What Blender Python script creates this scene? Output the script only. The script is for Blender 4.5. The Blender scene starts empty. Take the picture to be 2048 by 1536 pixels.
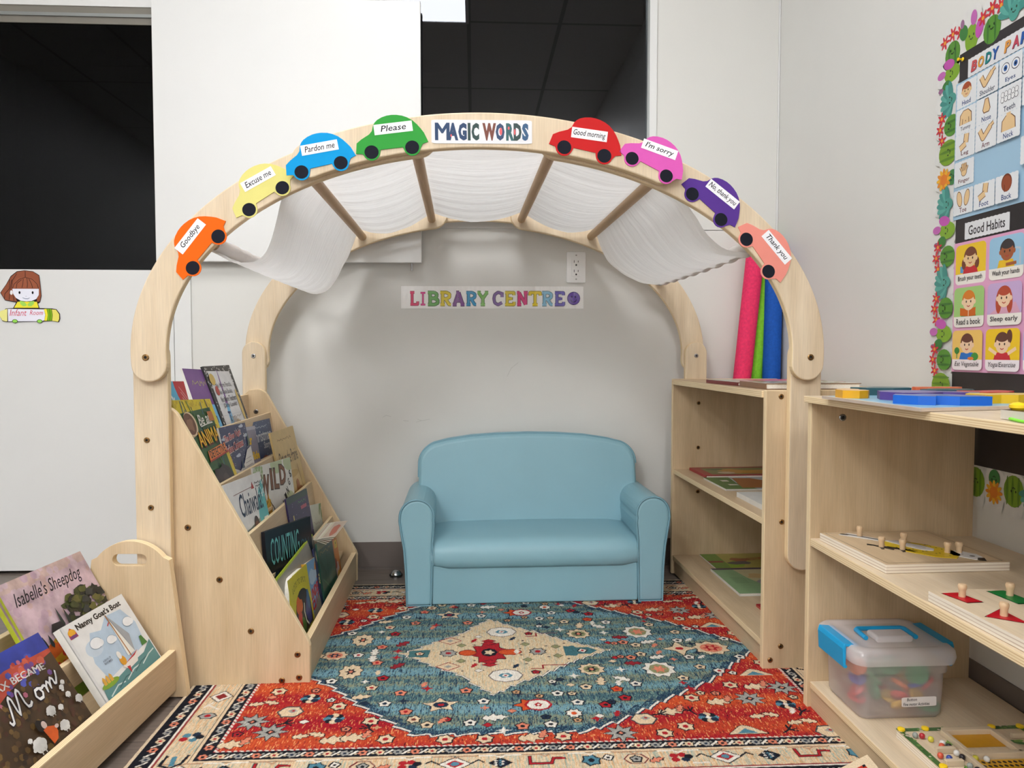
import bpy, bmesh, math, random
import numpy as np
from mathutils import Vector, Matrix
from mathutils.geometry import tessellate_polygon
random.seed(7)
SC = bpy.context.scene
COL = SC.collection

# ------------------------------------------------------------------ camera, world, exposure
cam_data = bpy.data.cameras.new('camera')
cam_data.sensor_width = 36.0
cam_data.lens = 26.016
cam_data.clip_start = 0.02
cam = bpy.data.objects.new('camera', cam_data)
COL.objects.link(cam)
cam.location = (0, 0, 0.785)
cam.rotation_euler = (math.radians(90 - 2.399), 0, math.radians(-2.937))
SC.camera = cam
world = bpy.data.worlds.new('world'); SC.world = world
world.use_nodes = True
world.node_tree.nodes['Background'].inputs[0].default_value = (0.9, 0.95, 1, 1)
world.node_tree.nodes['Background'].inputs[1].default_value = 0.0
SC.view_settings.view_transform = 'Standard'
SC.view_settings.look = 'None'
SC.view_settings.gamma = 1
SC.view_settings.use_curve_mapping = False
SC.view_settings.exposure = 0.49
SC.cycles.max_bounces = 10
SC.cycles.diffuse_bounces = 6
LIGHT_POWER = 25.0          # emission of the ceiling troffers

# ------------------------------------------------------------------ spaces
WX, WY, CEIL = 1.113, 2.685, 2.95          # right wall, back wall, ceiling
ANG = math.radians(0.95)
NOOK = Matrix.Translation((0.022, 1.752, 0)) @ Matrix.Rotation(ANG, 4, 'Z')     # the reading nook stands a degree askew
BIN = Matrix.Translation((-0.676, 1.687, 0)) @ Matrix.Rotation(math.radians(-3.5), 4, 'Z')
W = Matrix.Identity(4)

# ------------------------------------------------------------------ colour
def lin(c):
    c = [x / 255.0 for x in c]
    return tuple(x / 12.92 if x <= 0.04045 else ((x + 0.055) / 1.055) ** 2.4 for x in c)

# ------------------------------------------------------------------ materials
class NT:
    def __init__(s, name):
        s.m = bpy.data.materials.new(name); s.m.use_nodes = True
        s.n = s.m.node_tree.nodes; s.l = s.m.node_tree.links
        s.b = s.n['Principled BSDF']; s.out = s.n['Material Output']
    def add(s, t, **k):
        x = s.n.new(t)
        for a, v in k.items(): setattr(x, a, v)
        return x
    def link(s, a, b): s.l.new(a, b)
    def ramp(s, fac, stops):
        r = s.add('ShaderNodeValToRGB'); e = r.color_ramp.elements
        while len(e) < len(stops): e.new(0.5)
        for q, (p, c) in zip(e, stops): q.position = p; q.color = (*c, 1)
        s.link(fac, r.inputs[0]); return r.outputs[0]
    def noise(s, scale, coord=None, detail=3, mscale=None, rough=0.5):
        t = s.add('ShaderNodeTexNoise'); t.inputs['Scale'].default_value = scale
        t.inputs['Detail'].default_value = detail; t.inputs['Roughness'].default_value = rough
        if coord is None: coord = s.add('ShaderNodeTexCoord').outputs['Object']
        if mscale:
            mp = s.add('ShaderNodeMapping'); mp.inputs['Scale'].default_value = mscale
            s.link(coord, mp.inputs[0]); coord = mp.outputs[0]
        s.link(coord, t.inputs['Vector']); return t.outputs['Fac']
    def bump(s, h, strength, dist=0.002):
        b = s.add('ShaderNodeBump'); b.inputs['Strength'].default_value = strength
        b.inputs['Distance'].default_value = dist
        s.link(h, b.inputs['Height']); s.link(b.outputs[0], s.b.inputs['Normal'])

def plain(name, rgb, rough=0.5, metal=0.0, spec=0.5, var=0.06, vscale=6, bump=0, bscale=200):
    t = NT(name); c = lin(rgb)
    f = t.noise(vscale)
    lo = tuple(x * (1 - var) for x in c); hi = tuple(min(1, x * (1 + var)) for x in c)
    t.link(t.ramp(f, [(0.3, lo), (0.7, hi)]), t.b.inputs['Base Color'])
    t.b.inputs['Roughness'].default_value = rough; t.b.inputs['Metallic'].default_value = metal
    t.b.inputs['Specular IOR Level'].default_value = spec
    if bump: t.bump(t.noise(bscale, detail=2), bump, 0.001)
    return t.m

def wood(name, a, b, rough=0.42, fine=0.12):
    t = NT(name); uv = t.add('ShaderNodeTexCoord').outputs['UV']
    f = t.noise(3.0, uv, 5, (1.1, 9.0, 1))
    fi = t.noise(14.0, uv, 3, (1.0, 26.0, 1))
    base = t.ramp(f, [(0.25, lin(a)), (0.5, tuple((x + y) / 2 for x, y in zip(lin(a), lin(b)))), (0.75, lin(b))])
    g = t.ramp(fi, [(0.3, (1 - fine,) * 3), (0.65, (1.0, 1.0, 1.0))])
    mx = t.add('ShaderNodeMix', data_type='RGBA', blend_type='MULTIPLY'); mx.inputs[0].default_value = 1
    t.link(base, mx.inputs[6]); t.link(g, mx.inputs[7])
    t.link(mx.outputs[2], t.b.inputs['Base Color'])
    t.b.inputs['Roughness'].default_value = rough; t.b.inputs['Specular IOR Level'].default_value = 0.35
    return t.m

def plyedge(name, a, b, n=4):
    t = NT(name); uv = t.add('ShaderNodeTexCoord').outputs['UV']
    sp = t.add('ShaderNodeSeparateXYZ'); t.link(uv, sp.inputs[0])
    m1 = t.add('ShaderNodeMath', operation='MULTIPLY'); m1.inputs[1].default_value = n; t.link(sp.outputs[1], m1.inputs[0])
    m2 = t.add('ShaderNodeMath', operation='PINGPONG'); m2.inputs[1].default_value = 0.5; t.link(m1.outputs[0], m2.inputs[0])
    nz = t.noise(4, uv, 4, (2.5, 3.0, 1))
    ad = t.add('ShaderNodeMath', operation='ADD'); t.link(m2.outputs[0], ad.inputs[0])
    m3 = t.add('ShaderNodeMath', operation='MULTIPLY'); m3.inputs[1].default_value = 0.5; t.link(nz, m3.inputs[0]); t.link(m3.outputs[0], ad.inputs[1])
    t.link(t.ramp(ad.outputs[0], [(0.28, lin(b)), (0.46, lin(a)), (0.9, lin(a))]), t.b.inputs['Base Color'])
    t.b.inputs['Roughness'].default_value = 0.55
    return t.m

def printed(name, rough=0.35, var=0.10, vscale=40, coat=0.0, spec=0.5, bump=0, gain=0.82):
    t = NT(name)
    a = t.add('ShaderNodeAttribute'); a.attribute_name = 'Col'
    f = t.noise(vscale, detail=4)
    g = t.ramp(f, [(0.3, (gain * (1 - var),) * 3), (0.7, (gain,) * 3)])
    mx = t.add('ShaderNodeMix', data_type='RGBA', blend_type='MULTIPLY'); mx.inputs[0].default_value = 1
    t.link(a.outputs['Color'], mx.inputs[6]); t.link(g, mx.inputs[7])
    t.link(mx.outputs[2], t.b.inputs['Base Color'])
    t.b.inputs['Roughness'].default_value = rough; t.b.inputs['Specular IOR Level'].default_value = spec
    t.b.inputs['Coat Weight'].default_value = coat; t.b.inputs['Coat Roughness'].default_value = 0.12
    if bump: t.bump(t.noise(25, detail=3), bump, 0.003)
    return t.m

M = {}
M['wood'] = wood('birch_veneer', (194, 169, 134), (214, 191, 158))
M['wood_pale'] = wood('pale_birch_veneer', (206, 185, 155), (225, 208, 182))
M['wood_dowel'] = wood('dowel_wood', (176, 140, 100), (200, 166, 124))
M['ply'] = plyedge('birch_ply_edge', (238, 217, 178), (206, 172, 124), 4)
M['ply_white'] = plyedge('pale_ply_edge', (236, 226, 210), (196, 176, 156), 3)
M['knob'] = plain('knob_wood', (214, 184, 148), 0.45, var=0.1, vscale=60)
M['wall'] = plain('wall_paint', (213, 213, 210), 0.42, spec=0.4, var=0.01, bump=0.04, bscale=160)
M['door'] = plain('white_door_paint', (219, 220, 220), 0.4, spec=0.4, var=0.01)
M['ceil'] = None
M['base'] = plain('vinyl_cove_base', (112, 103, 98), 0.5, var=0.04)
M['chrome'] = plain('steel', (170, 170, 172), 0.25, 1.0, var=0.02)
M['bronze'] = plain('bronze_screw', (150, 118, 78), 0.3, 1.0, var=0.05)
M['dark'] = plain('dark_hole', (18, 15, 14), 0.8, var=0.05)
M['vinyl'] = plain('blue_leatherette', (136, 178, 192), 0.42, spec=0.45, var=0.03, vscale=5, bump=0.12, bscale=420)
M['piping'] = plain('blue_piping', (116, 158, 174), 0.4, spec=0.45, var=0.03)
M['print'] = printed('printed_card')
M['paint_print'] = printed('painted_cover', 0.4, 0.45, 26)
M['paper'] = printed('matt_paper', 0.8, 0.04, 12, spec=0.2, gain=1.0)
M['foam'] = printed('craft_foam', 0.85, 0.05, 30, spec=0.2)
M['laminate'] = printed('laminated_print', 0.35, 0.03, 10, coat=0.08, spec=0.35, bump=0.12)
M['pages'] = plain('page_block', (238, 234, 224), 0.8, var=0.06, vscale=300)
M['outlet'] = plain('white_plastic', (238, 239, 240), 0.35, var=0.01)
M['plastic_blue'] = plain('blue_plastic', (20, 156, 214), 0.35, var=0.03)
M['yellow_plastic'] = plain('yellow_plastic', (244, 206, 30), 0.35, var=0.03)
M['black_board'] = plain('black_board', (38, 34, 36), 0.45, var=0.35, vscale=9, bump=0.25, bscale=30)
def grey_metal():
    return plain('aluminium', (160, 164, 164), 0.35, 0.8, var=0.03)
M['alu'] = grey_metal()
M['greyrail'] = plain('grey_rail', (120, 116, 108), 0.5, var=0.05)
def noodle_mat(name, rgb):
    return plain(name, rgb, 0.75, spec=0.25, var=0.12, vscale=120, bump=0.35, bscale=260)
M['cord'] = plain('lime_cord', (140, 232, 70), 0.6, var=0.05)
def floor_mat():
    t = NT('vinyl_plank_floor'); co = t.add('ShaderNodeTexCoord').outputs['Object']
    br = t.add('ShaderNodeTexBrick'); br.offset = 0.4
    br.inputs['Scale'].default_value = 1; br.inputs['Brick Width'].default_value = 1.2; br.inputs['Row Height'].default_value = 0.15
    br.inputs['Mortar Size'].default_value = 0.0012
    br.inputs['Color1'].default_value = (*lin((128, 116, 108)), 1); br.inputs['Color2'].default_value = (*lin((110, 100, 94)), 1)
    br.inputs['Mortar'].default_value = (*lin((66, 60, 57)), 1)
    t.link(co, br.inputs['Vector'])
    f = t.noise(8, co, 5, (1, 14, 1)); g = t.ramp(f, [(0.3, (0.72,) * 3), (0.7, (1.08,) * 3)])
    mx = t.add('ShaderNodeMix', data_type='RGBA', blend_type='MULTIPLY'); mx.inputs[0].default_value = 1
    t.link(br.outputs[0], mx.inputs[6]); t.link(g, mx.inputs[7]); t.link(mx.outputs[2], t.b.inputs['Base Color'])
    t.b.inputs['Roughness'].default_value = 0.45
    return t.m
M['floor'] = floor_mat()
def ceil_mat():
    t = NT('ceiling_tiles'); co = t.add('ShaderNodeTexCoord').outputs['Object']
    mp = t.add('ShaderNodeMapping'); mp.inputs['Location'].default_value = (0.03, -0.45, 0); t.link(co, mp.inputs[0])
    br = t.add('ShaderNodeTexBrick'); br.offset = 0.0
    br.inputs['Scale'].default_value = 1; br.inputs['Brick Width'].default_value = 0.60; br.inputs['Row Height'].default_value = 1.22
    br.inputs['Mortar Size'].default_value = 0.013; br.inputs['Mortar Smooth'].default_value = 0
    br.inputs['Color1'].default_value = (0.72, 0.72, 0.71, 1); br.inputs['Color2'].default_value = (0.70, 0.70, 0.69, 1)
    br.inputs['Mortar'].default_value = (0.40, 0.40, 0.40, 1)
    t.link(mp.outputs[0], br.inputs['Vector']); t.link(br.outputs[0], t.b.inputs['Base Color'])
    t.b.inputs['Roughness'].default_value = 0.9
    return t.m
M['ceil'] = ceil_mat()
def glass_mat(nm, ior):
    t = NT(nm)
    fr = t.add('ShaderNodeFresnel'); fr.inputs[0].default_value = ior
    tr = t.add('ShaderNodeBsdfTransparent'); tr.inputs[0].default_value = (0.14, 0.14, 0.15, 1)  # dark tint puts the gloom of the room behind into the pane
    gl = t.add('ShaderNodeBsdfGlossy'); gl.inputs['Roughness'].default_value = 0.0; gl.inputs[0].default_value = (0.9, 0.93, 1, 1)
    mx = t.add('ShaderNodeMixShader'); t.link(fr.outputs[0], mx.inputs[0]); t.link(tr.outputs[0], mx.inputs[1]); t.link(gl.outputs[0], mx.inputs[2])
    t.link(mx.outputs[0], t.out.inputs[0]); return t.m
M['glass'] = glass_mat('dark_window_glass', 1.58); M['door_glass'] = glass_mat('dark_door_glass', 1.26)
M['darkroom'] = plain('unlit_room_shade', (20, 20, 22), 0.9, var=0.1)  # near-black colour stands in for the lack of light in there
def facing(t, lo, hi):
    lw = t.add('ShaderNodeLayerWeight'); lw.inputs[0].default_value = 0.5
    p = t.add('ShaderNodeMath', operation='POWER'); p.inputs[1].default_value = 4; t.link(lw.outputs['Facing'], p.inputs[0])
    m = t.add('ShaderNodeMath', operation='MULTIPLY_ADD'); m.inputs[1].default_value = hi; m.inputs[2].default_value = lo; t.link(p.outputs[0], m.inputs[0])
    return m
def clear_sleeve():
    t = NT('clear_sleeve')
    fr = facing(t, .05, .5)
    tr = t.add('ShaderNodeBsdfTransparent'); tr.inputs[0].default_value = (1, 1, 1, 1)
    gl = t.add('ShaderNodeBsdfGlossy'); gl.inputs['Roughness'].default_value = 0.08
    f = t.noise(16, detail=2, mscale=(1.6, 1, 0.5)); b = t.add('ShaderNodeBump'); b.inputs['Strength'].default_value = 0.8; b.inputs['Distance'].default_value = 0.02
    t.link(f, b.inputs['Height']); t.link(b.outputs[0], gl.inputs['Normal'])
    mx = t.add('ShaderNodeMixShader'); t.link(fr.outputs[0], mx.inputs[0]); t.link(tr.outputs[0], mx.inputs[1]); t.link(gl.outputs[0], mx.inputs[2])
    t.link(mx.outputs[0], t.out.inputs[0]); return t.m
M['sleeve'] = clear_sleeve()
def frosted(name, tint, alpha):
    t = NT(name)
    tr = t.add('ShaderNodeBsdfTransparent'); tr.inputs[0].default_value = (*tint, 1)
    df = t.add('ShaderNodeBsdfDiffuse'); df.inputs[0].default_value = (0.95, 0.93, 0.95, 1)
    tl = t.add('ShaderNodeBsdfTranslucent'); tl.inputs[0].default_value = (0.95, 0.93, 0.95, 1)
    gl = t.add('ShaderNodeBsdfGlossy'); gl.inputs['Roughness'].default_value = 0.16
    m1 = t.add('ShaderNodeMixShader'); m1.inputs[0].default_value = 0.5; t.link(df.outputs[0], m1.inputs[1]); t.link(tl.outputs[0], m1.inputs[2])
    m2 = t.add('ShaderNodeMixShader'); m2.inputs[0].default_value = alpha; t.link(tr.outputs[0], m2.inputs[1]); t.link(m1.outputs[0], m2.inputs[2])
    fr = facing(t, .035, .4)
    m3 = t.add('ShaderNodeMixShader'); t.link(fr.outputs[0], m3.inputs[0]); t.link(m2.outputs[0], m3.inputs[1]); t.link(gl.outputs[0], m3.inputs[2])
    t.link(m3.outputs[0], t.out.inputs[0]); return t.m
M['box_body'] = frosted('frosted_plastic', (0.99, 0.98, 0.99), 0.40)
M['box_lid'] = frosted('milky_plastic', (0.99, 0.98, 0.99), 0.66)
def fabric_mat():
    t = NT('white_gauze')
    co = t.add('ShaderNodeTexCoord').outputs['UV']
    f = t.noise(5, co, 4, (1.2, 9, 1), 0.6)
    w2 = t.noise(9, co, 2, (1, .8, 1))
    ad = t.add('ShaderNodeMath', operation='ADD'); t.link(f, ad.inputs[0]); t.link(w2, ad.inputs[1])
    b = t.add('ShaderNodeBump'); b.inputs['Strength'].default_value = 0.5; b.inputs['Distance'].default_value = 0.010
    t.link(ad.outputs[0], b.inputs['Height'])
    df = t.add('ShaderNodeBsdfDiffuse'); df.inputs[0].default_value = (0.93, 0.93, 0.94, 1); t.link(b.outputs[0], df.inputs['Normal'])
    tl = t.add('ShaderNodeBsdfTranslucent'); tl.inputs[0].default_value = (0.95, 0.95, 0.96, 1); t.link(b.outputs[0], tl.inputs['Normal'])
    mx = t.add('ShaderNodeMixShader'); mx.inputs[0].default_value = 0.5
    t.link(df.outputs[0], mx.inputs[1]); t.link(tl.outputs[0], mx.inputs[2]); t.link(mx.outputs[0], t.out.inputs[0])
    return t.m
M['fabric'] = fabric_mat()
def emit(name, s):
    t = NT(name); e = t.add('ShaderNodeEmission'); e.inputs[0].default_value = (1.0, 0.995, 0.99, 1); e.inputs[1].default_value = s
    t.link(e.outputs[0], t.out.inputs[0]); return t.m
M['light'] = emit('troffer_diffuser', LIGHT_POWER); M['light_dim'] = emit('near_troffer_diffuser', LIGHT_POWER * .58)

# ------------------------------------------------------------------ object helpers
WM = {}
def props(o, label=None, cat=None, group=None, kind=None):
    if label: o['label'] = label
    if cat: o['category'] = cat
    if group: o['group'] = group
    if kind: o['kind'] = kind
    return o
def thing(name, label, cat, base=(0, 0, 0), space=W, group=None):
    o = bpy.data.objects.new(name, None); COL.objects.link(o)
    mat = space @ Matrix.Translation(base)
    o.matrix_world = mat; WM[o.name] = mat.copy(); o.empty_display_size = 0.05
    return props(o, label, cat, group)
def mesh(name, V, F, mats, parent=None, space=W, base=None, cols=None, uvs=None, mi=None, smooth=False, bevel=0, seg=2, recalc=True):
    """link one mesh object; V is given in `space`"""
    V = np.asarray(V, float).reshape(-1, 3)
    if parent is not None: root = WM[parent.name]
    else:
        b = Vector(base) if base is not None else Vector((V[:, 0].mean(), V[:, 1].mean(), V[:, 2].min()))
        root = space @ Matrix.Translation(b)
    T = np.array(root.inverted() @ space)
    V = V @ T[:3, :3].T + T[:3, 3]
    me = bpy.data.meshes.new(name); me.from_pydata(V.tolist(), [], [list(f) for f in F])
    for m in (mats if isinstance(mats, (list, tuple)) else [mats]): me.materials.append(m)
    if mi is not None: me.polygons.foreach_set('material_index', mi)
    if uvs is not None:
        l = me.uv_layers.new(name='UVMap'); l.data.foreach_set('uv', np.asarray(uvs, float).ravel())
    if cols is not None:
        a = me.color_attributes.new('Col', 'FLOAT_COLOR', 'CORNER')
        k = np.concatenate([np.repeat([(*c, 1.0)], len(f), 0) for c, f in zip(cols, F)]) if len(F) else np.zeros((0, 4))
        a.data.foreach_set('color', k.ravel())
    if recalc:
        bm = bmesh.new(); bm.from_mesh(me); bmesh.ops.recalc_face_normals(bm, faces=bm.faces); bm.to_mesh(me); bm.free()
    if smooth: me.polygons.foreach_set('use_smooth', [True] * len(me.polygons))
    o = bpy.data.objects.new(name, me); COL.objects.link(o)
    if parent is not None: o.parent = parent
    else: o.matrix_world = root
    WM[o.name] = root.copy()
    if bevel:
        m = o.modifiers.new('bevel', 'BEVEL'); m.width = bevel; m.segments = seg; m.limit_method = 'ANGLE'; m.angle_limit = math.radians(40)
        m.harden_normals = False
    return o
def struct(o): o['kind'] = 'structure'; return o

def fr(O, U, V, N): return (np.array(O, float), np.array(U, float), np.array(V, float), np.array(N, float))
def at(f, u, v, n=0): return f[0] + f[1] * u + f[2] * v + f[3] * n

def prism(outer, t, f, holes=(), grain='v'):
    """extruded outline: V, F, uv per loop, material index (0 faces, 1 edges)"""
    loops = [list(outer)] + [list(h) for h in holes]
    P = [p for l in loops for p in l]; n = len(P)
    tri = tessellate_polygon([[Vector((p[0], p[1], 0)) for p in l] for l in loops])
    V = [at(f, p[0], p[1], 0) for p in P] + [at(f, p[0], p[1], t) for p in P]
    F, uv, mi = [], [], []
    g = (lambda p: (p[1], p[0])) if grain == 'v' else (lambda p: p)
    if len(loops) == 1:
        F.append(list(range(n))); uv += [g(p) for p in P]; mi.append(0)
        F.append([n + i for i in range(n)][::-1]); uv += [g(P[i]) for i in range(n)][::-1]; mi.append(0)
    else:
        for a in tri:
            F.append(list(a)); uv += [g(P[i]) for i in a]; mi.append(0)
            F.append([i + n for i in a[::-1]]); uv += [g(P[i]) for i in a[::-1]]; mi.append(0)
    o = 0
    for l in loops:
        s = 0
        for i in range(len(l)):
            a, b = o + i, o + (i + 1) % len(l)
            d = math.dist(P[a], P[b])
            F.append([a, b, b + n, a + n]); uv += [(s, 0), (s + d, 0), (s + d, 1), (s, 1)]; mi.append(1); s += d
        o += len(l)
    return V, F, uv, mi
def panel(name, outer, t, f, parent=None, holes=(), mats=None, bev=0.0015, grain='v', space=W, base=None, seg=2):
    V, F, uv, mi = prism(outer, t, f, holes, grain)
    return mesh(name, V, F, mats or [M['wood'], M['ply']], parent, space, base, uvs=uv, mi=mi, bevel=bev, seg=seg)
FXZ = lambda y: fr((0, y, 0), (1, 0, 0), (0, 0, 1), (0, 1, 0))
FXY = lambda z: fr((0, 0, z), (1, 0, 0), (0, 1, 0), (0, 0, 1))
FYZ = lambda x: fr((x, 0, 0), (0, 1, 0), (0, 0, 1), (1, 0, 0))
def rect(a, b, c, d): return [(a, c), (b, c), (b, d), (a, d)]
def board(name, x0, x1, y0, y1, z0, z1, parent=None, mats=None, axis='z', bev=0.0015, space=W, grain='v', base=None):
    if axis == 'z': return panel(name, rect(x0, x1, y0, y1), z1 - z0, FXY(z0), parent, (), mats, bev, grain, space, base)
    if axis == 'y': return panel(name, rect(x0, x1, z0, z1), y1 - y0, FXZ(y0), parent, (), mats, bev, grain, space, base)
    return panel(name, rect(y0, y1, z0, z1), x1 - x0, FYZ(x0), parent, (), mats, bev, grain, space, base)
def boxes(L):
    V, F = [], []
    for x0, x1, y0, y1, z0, z1 in L:
        o = len(V)
        V += [(x, y, z) for z in (z0, z1) for y in (y0, y1) for x in (x0, x1)]
        F += [[o + i for i in q] for q in ((0, 2, 3, 1), (4, 5, 7, 6), (0, 1, 5, 4), (2, 6, 7, 3), (0, 4, 6, 2), (1, 3, 7, 5))]
    return V, F
def box(name, b, mat, parent=None, bevel=0, space=W, base=None, seg=2):
    V, F = boxes([b]); return mesh(name, V, F, mat, parent, space, base, bevel=bevel, seg=seg)
def arc(cx, cy, rx, ry, a0, a1, n=16):
    return [(cx + rx * math.cos(math.radians(a0 + (a1 - a0) * i / n)), cy + ry * math.sin(math.radians(a0 + (a1 - a0) * i / n))) for i in range(n + 1)]
def rrect(x0, x1, y0, y1, r, n=6):
    return arc(x1 - r, y1 - r, r, r, 0, 90, n) + arc(x0 + r, y1 - r, r, r, 90, 180, n) + arc(x0 + r, y0 + r, r, r, 180, 270, n) + arc(x1 - r, y0 + r, r, r, 270, 360, n)
def tube_geo(path, r, n=12, closed=False, cap=True):
    P = [np.array(p, float) for p in path]; V, F = [], []; m = len(P)
    up = np.array((0.13, 0.31, 0.94)); rr = r if isinstance(r, (list, tuple)) else [r] * m
    prev = None
    for i, p in enumerate(P):
        a = P[(i - 1) % m] if (closed or i > 0) else p; b = P[(i + 1) % m] if (closed or i < m - 1) else p
        d = (b - a) / (np.linalg.norm(b - a) + 1e-12)
        u = (up if prev is None else prev); u = u - d * (u @ d); u /= np.linalg.norm(u); prev = u; w = np.cross(d, u)
        for k in range(n):
            t = 2 * math.pi * k / n; V.append(p + rr[i] * (u * math.cos(t) + w * math.sin(t)))
    for i in range(m if closed else m - 1):
        for k in range(n):
            j = (i + 1) % m
            F.append([i * n + k, i * n + (k + 1) % n, j * n + (k + 1) % n, j * n + k])
    if cap and not closed: F.append(list(range(n))); F.append([(m - 1) * n + k for k in range(n)])
    return V, F
def tube(name, path, r, mat, parent=None, n=12, closed=False, space=W, base=None):
    V, F = tube_geo(path, r, n, closed)
    uv = []
    for f in F: uv += [(V[i][1] if len(f) == 4 else 0, (i % n) / n * 0.08) for i in f]
    o = mesh(name, V, F, mat, parent, space, base, uvs=uv, smooth=True)
    m = o.modifiers.new('edge', 'EDGE_SPLIT'); m.split_angle = math.radians(50)
    return o
def lathe_geo(prof, f, n=20):
    V, F = [], []
    for r, h in prof:
        for k in range(n):
            t = 2 * math.pi * k / n; V.append(at(f, r * math.cos(t), r * math.sin(t), h))
    for i in range(len(prof) - 1):
        for k in range(n): F.append([i * n + k, i * n + (k + 1) % n, (i + 1) * n + (k + 1) % n, (i + 1) * n + k])
    F.append(list(range(n))); F.append([(len(prof) - 1) * n + k for k in range(n)])
    return V, F
def lathe(name, prof, f, mat, parent=None, n=20, space=W, base=None):
    V, F = lathe_geo(prof, f, n); o = mesh(name, V, F, mat, parent, space, base, smooth=True)
    m = o.modifiers.new('edge', 'EDGE_SPLIT'); m.split_angle = math.radians(40)
    return o
def screw(parent, f, r=0.0075, mat='bronze', space=W):
    """a flat bolt head with a hex socket, on frame f"""
    V, F = lathe_geo([(r, 0), (r, 0.0016), (r * 0.8, 0.0026), (r * 0.45, 0.0026), (r * 0.38, 0.0012)], f, 16)
    mi = [0] * len(F); mi[-1] = 1
    return mesh('screw', V, F, [M[mat], M['dark']], parent, space, mi=mi)

# ------------------------------------------------------------------ printed artwork: flat polygons in thin ink layers
TXT = {}
def glyphs(s, bold=0.0, shear=0.0):
    k = (s, bold, shear)
    if k not in TXT:
        cu = bpy.data.curves.new('ink', 'FONT'); cu.body = s; cu.size = 1; cu.resolution_u = 2
        cu.offset = bold; cu.shear = shear
        ob = bpy.data.objects.new('ink', cu); me = ob.to_mesh()
        v = np.array([x.co[:2] for x in me.vertices]); fs = [list(p.vertices) for p in me.polygons]
        ob.to_mesh_clear(); bpy.data.objects.remove(ob); bpy.data.curves.remove(cu)
        TXT[k] = (v, fs)
    return TXT[k]
class Art:
    EPS = 3e-5
    def __init__(s, w=1.0, h=1.0, clip=(0, 0, 1, 1)):
        s.V, s.F, s.C = [], [], []; s.z = 0.0; s.w, s.h = w, h
        s.clip = clip; s.xf = None
    def up(s): s.z += s.EPS
    def _put(s, pts, c):
        s.z += 1.5e-6
        if s.xf: pts = [(s.xf[0] + s.xf[1] * p[0], s.xf[2] + s.xf[3] * p[1]) for p in pts]
        if s.clip:
            x0, y0, x1, y1 = s.clip
            for ax, lim, sg in ((0, x0, 1), (0, x1, -1), (1, y0, 1), (1, y1, -1)):
                out = []
                for i in range(len(pts)):
                    a, b = pts[i - 1], pts[i]; da, db = sg * (a[ax] - lim), sg * (b[ax] - lim)
                    if (da < 0) != (db < 0):
                        t = da / (da - db); out.append((a[0] + t * (b[0] - a[0]), a[1] + t * (b[1] - a[1])))
                    if db >= 0: out.append(b)
                pts = out
                if len(pts) < 3: return
        o = len(s.V); s.V += [(p[0] * s.w, p[1] * s.h, s.z) for p in pts]; s.F.append(list(range(o, o + len(pts)))); s.C.append(c)
    def poly(s, pts, col, up=True):
        if up: s.up()
        c = lin(col); pts = [tuple(p) for p in pts]
        for t in tessellate_polygon([[Vector((p[0], p[1], 0)) for p in pts]]): s._put([pts[i] for i in t], c)
        return s
    def convex(s, pts, col, up=True):
        if up: s.up()
        s._put([tuple(p) for p in pts], lin(col)); return s
    def rect(s, x0, y0, x1, y1, col): return s.convex([(x0, y0), (x1, y0), (x1, y1), (x0, y1)], col)
    def ell(s, cx, cy, rx, ry, col, n=24, rot=0, a0=0, a1=360, up=True):
        c, q = math.cos(math.radians(rot)), math.sin(math.radians(rot)); P = []
        for i in range(n + (a1 - a0 < 360)):
            t = math.radians(a0 + (a1 - a0) * i / n); x, y = rx * math.cos(t), ry * math.sin(t)
            P.append((cx + x * c - y * q, cy + x * q + y * c))
        return s.convex(P, col, up)
    def rr(s, x0, y0, x1, y1, r, col): return s.convex(rrect(x0, x1, y0, y1, r), col)
    def line(s, pts, w, col, closed=False, up=True):
        if up: s.up()
        c = lin(col); pts = list(pts) + ([pts[0]] if closed else [])
        k = s.h / s.w if s.w else 1
        for a, b in zip(pts[:-1], pts[1:]):
            dx, dy = b[0] - a[0], (b[1] - a[1]) * k; L = math.hypot(dx, dy)
            if L < 1e-9: continue
            nx, ny = -dy / L * w / 2, dx / L * w / 2 / k
            s._put([(a[0] + nx, a[1] + ny), (a[0] - nx, a[1] - ny), (b[0] - nx, b[1] - ny), (b[0] + nx, b[1] + ny)], c)
        for p in pts[1:-1] if not closed else pts[1:]:
            s._put([(p[0] + w / 2 * math.cos(t * math.pi / 3), p[1] + w / 2 / k * math.sin(t * math.pi / 3)) for t in range(6)], c)
        return s
    def text(s, t, x0, y0, x1, y1, col, bold=0.0, shear=0.0, rot=0, arcv=0, up=True, keep=False):
        """fit the words into the box x0..x1, y0..y1 (rot in degrees about its centre)"""
        if up: s.up()
        if bold > .02 and 'M' in t:
            dx = bold * .42 * (x1 - x0) / max(len(t) * .62, .62)
            for o in (-1, 0, 1): s.text(t, x0 + dx * (1 + o), y0, x1 - dx * (1 - o), y1, col, 0, shear, rot, arcv, up=False)
            return s
        v, fs = glyphs(t, bold, shear)
        if not len(v): return s
        lo, hi = v.min(0), v.max(0); sz = np.maximum(hi - lo, 1e-6)
        q = (v - lo) / sz * np.array((x1 - x0, y1 - y0)) - np.array((x1 - x0, y1 - y0)) / 2
        if arcv: q[:, 1] += arcv * (1 - (2 * q[:, 0] / (x1 - x0)) ** 2)
        k = s.h / s.w; a = math.radians(rot); X, Y = q[:, 0].copy(), q[:, 1] * k
        q = np.stack([X * math.cos(a) - Y * math.sin(a), (X * math.sin(a) + Y * math.cos(a)) / k], 1) + np.array(((x0 + x1) / 2, (y0 + y1) / 2))
        c = lin(col)
        for f in fs: s._put([tuple(q[i]) for i in f], c)
        return s
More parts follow.
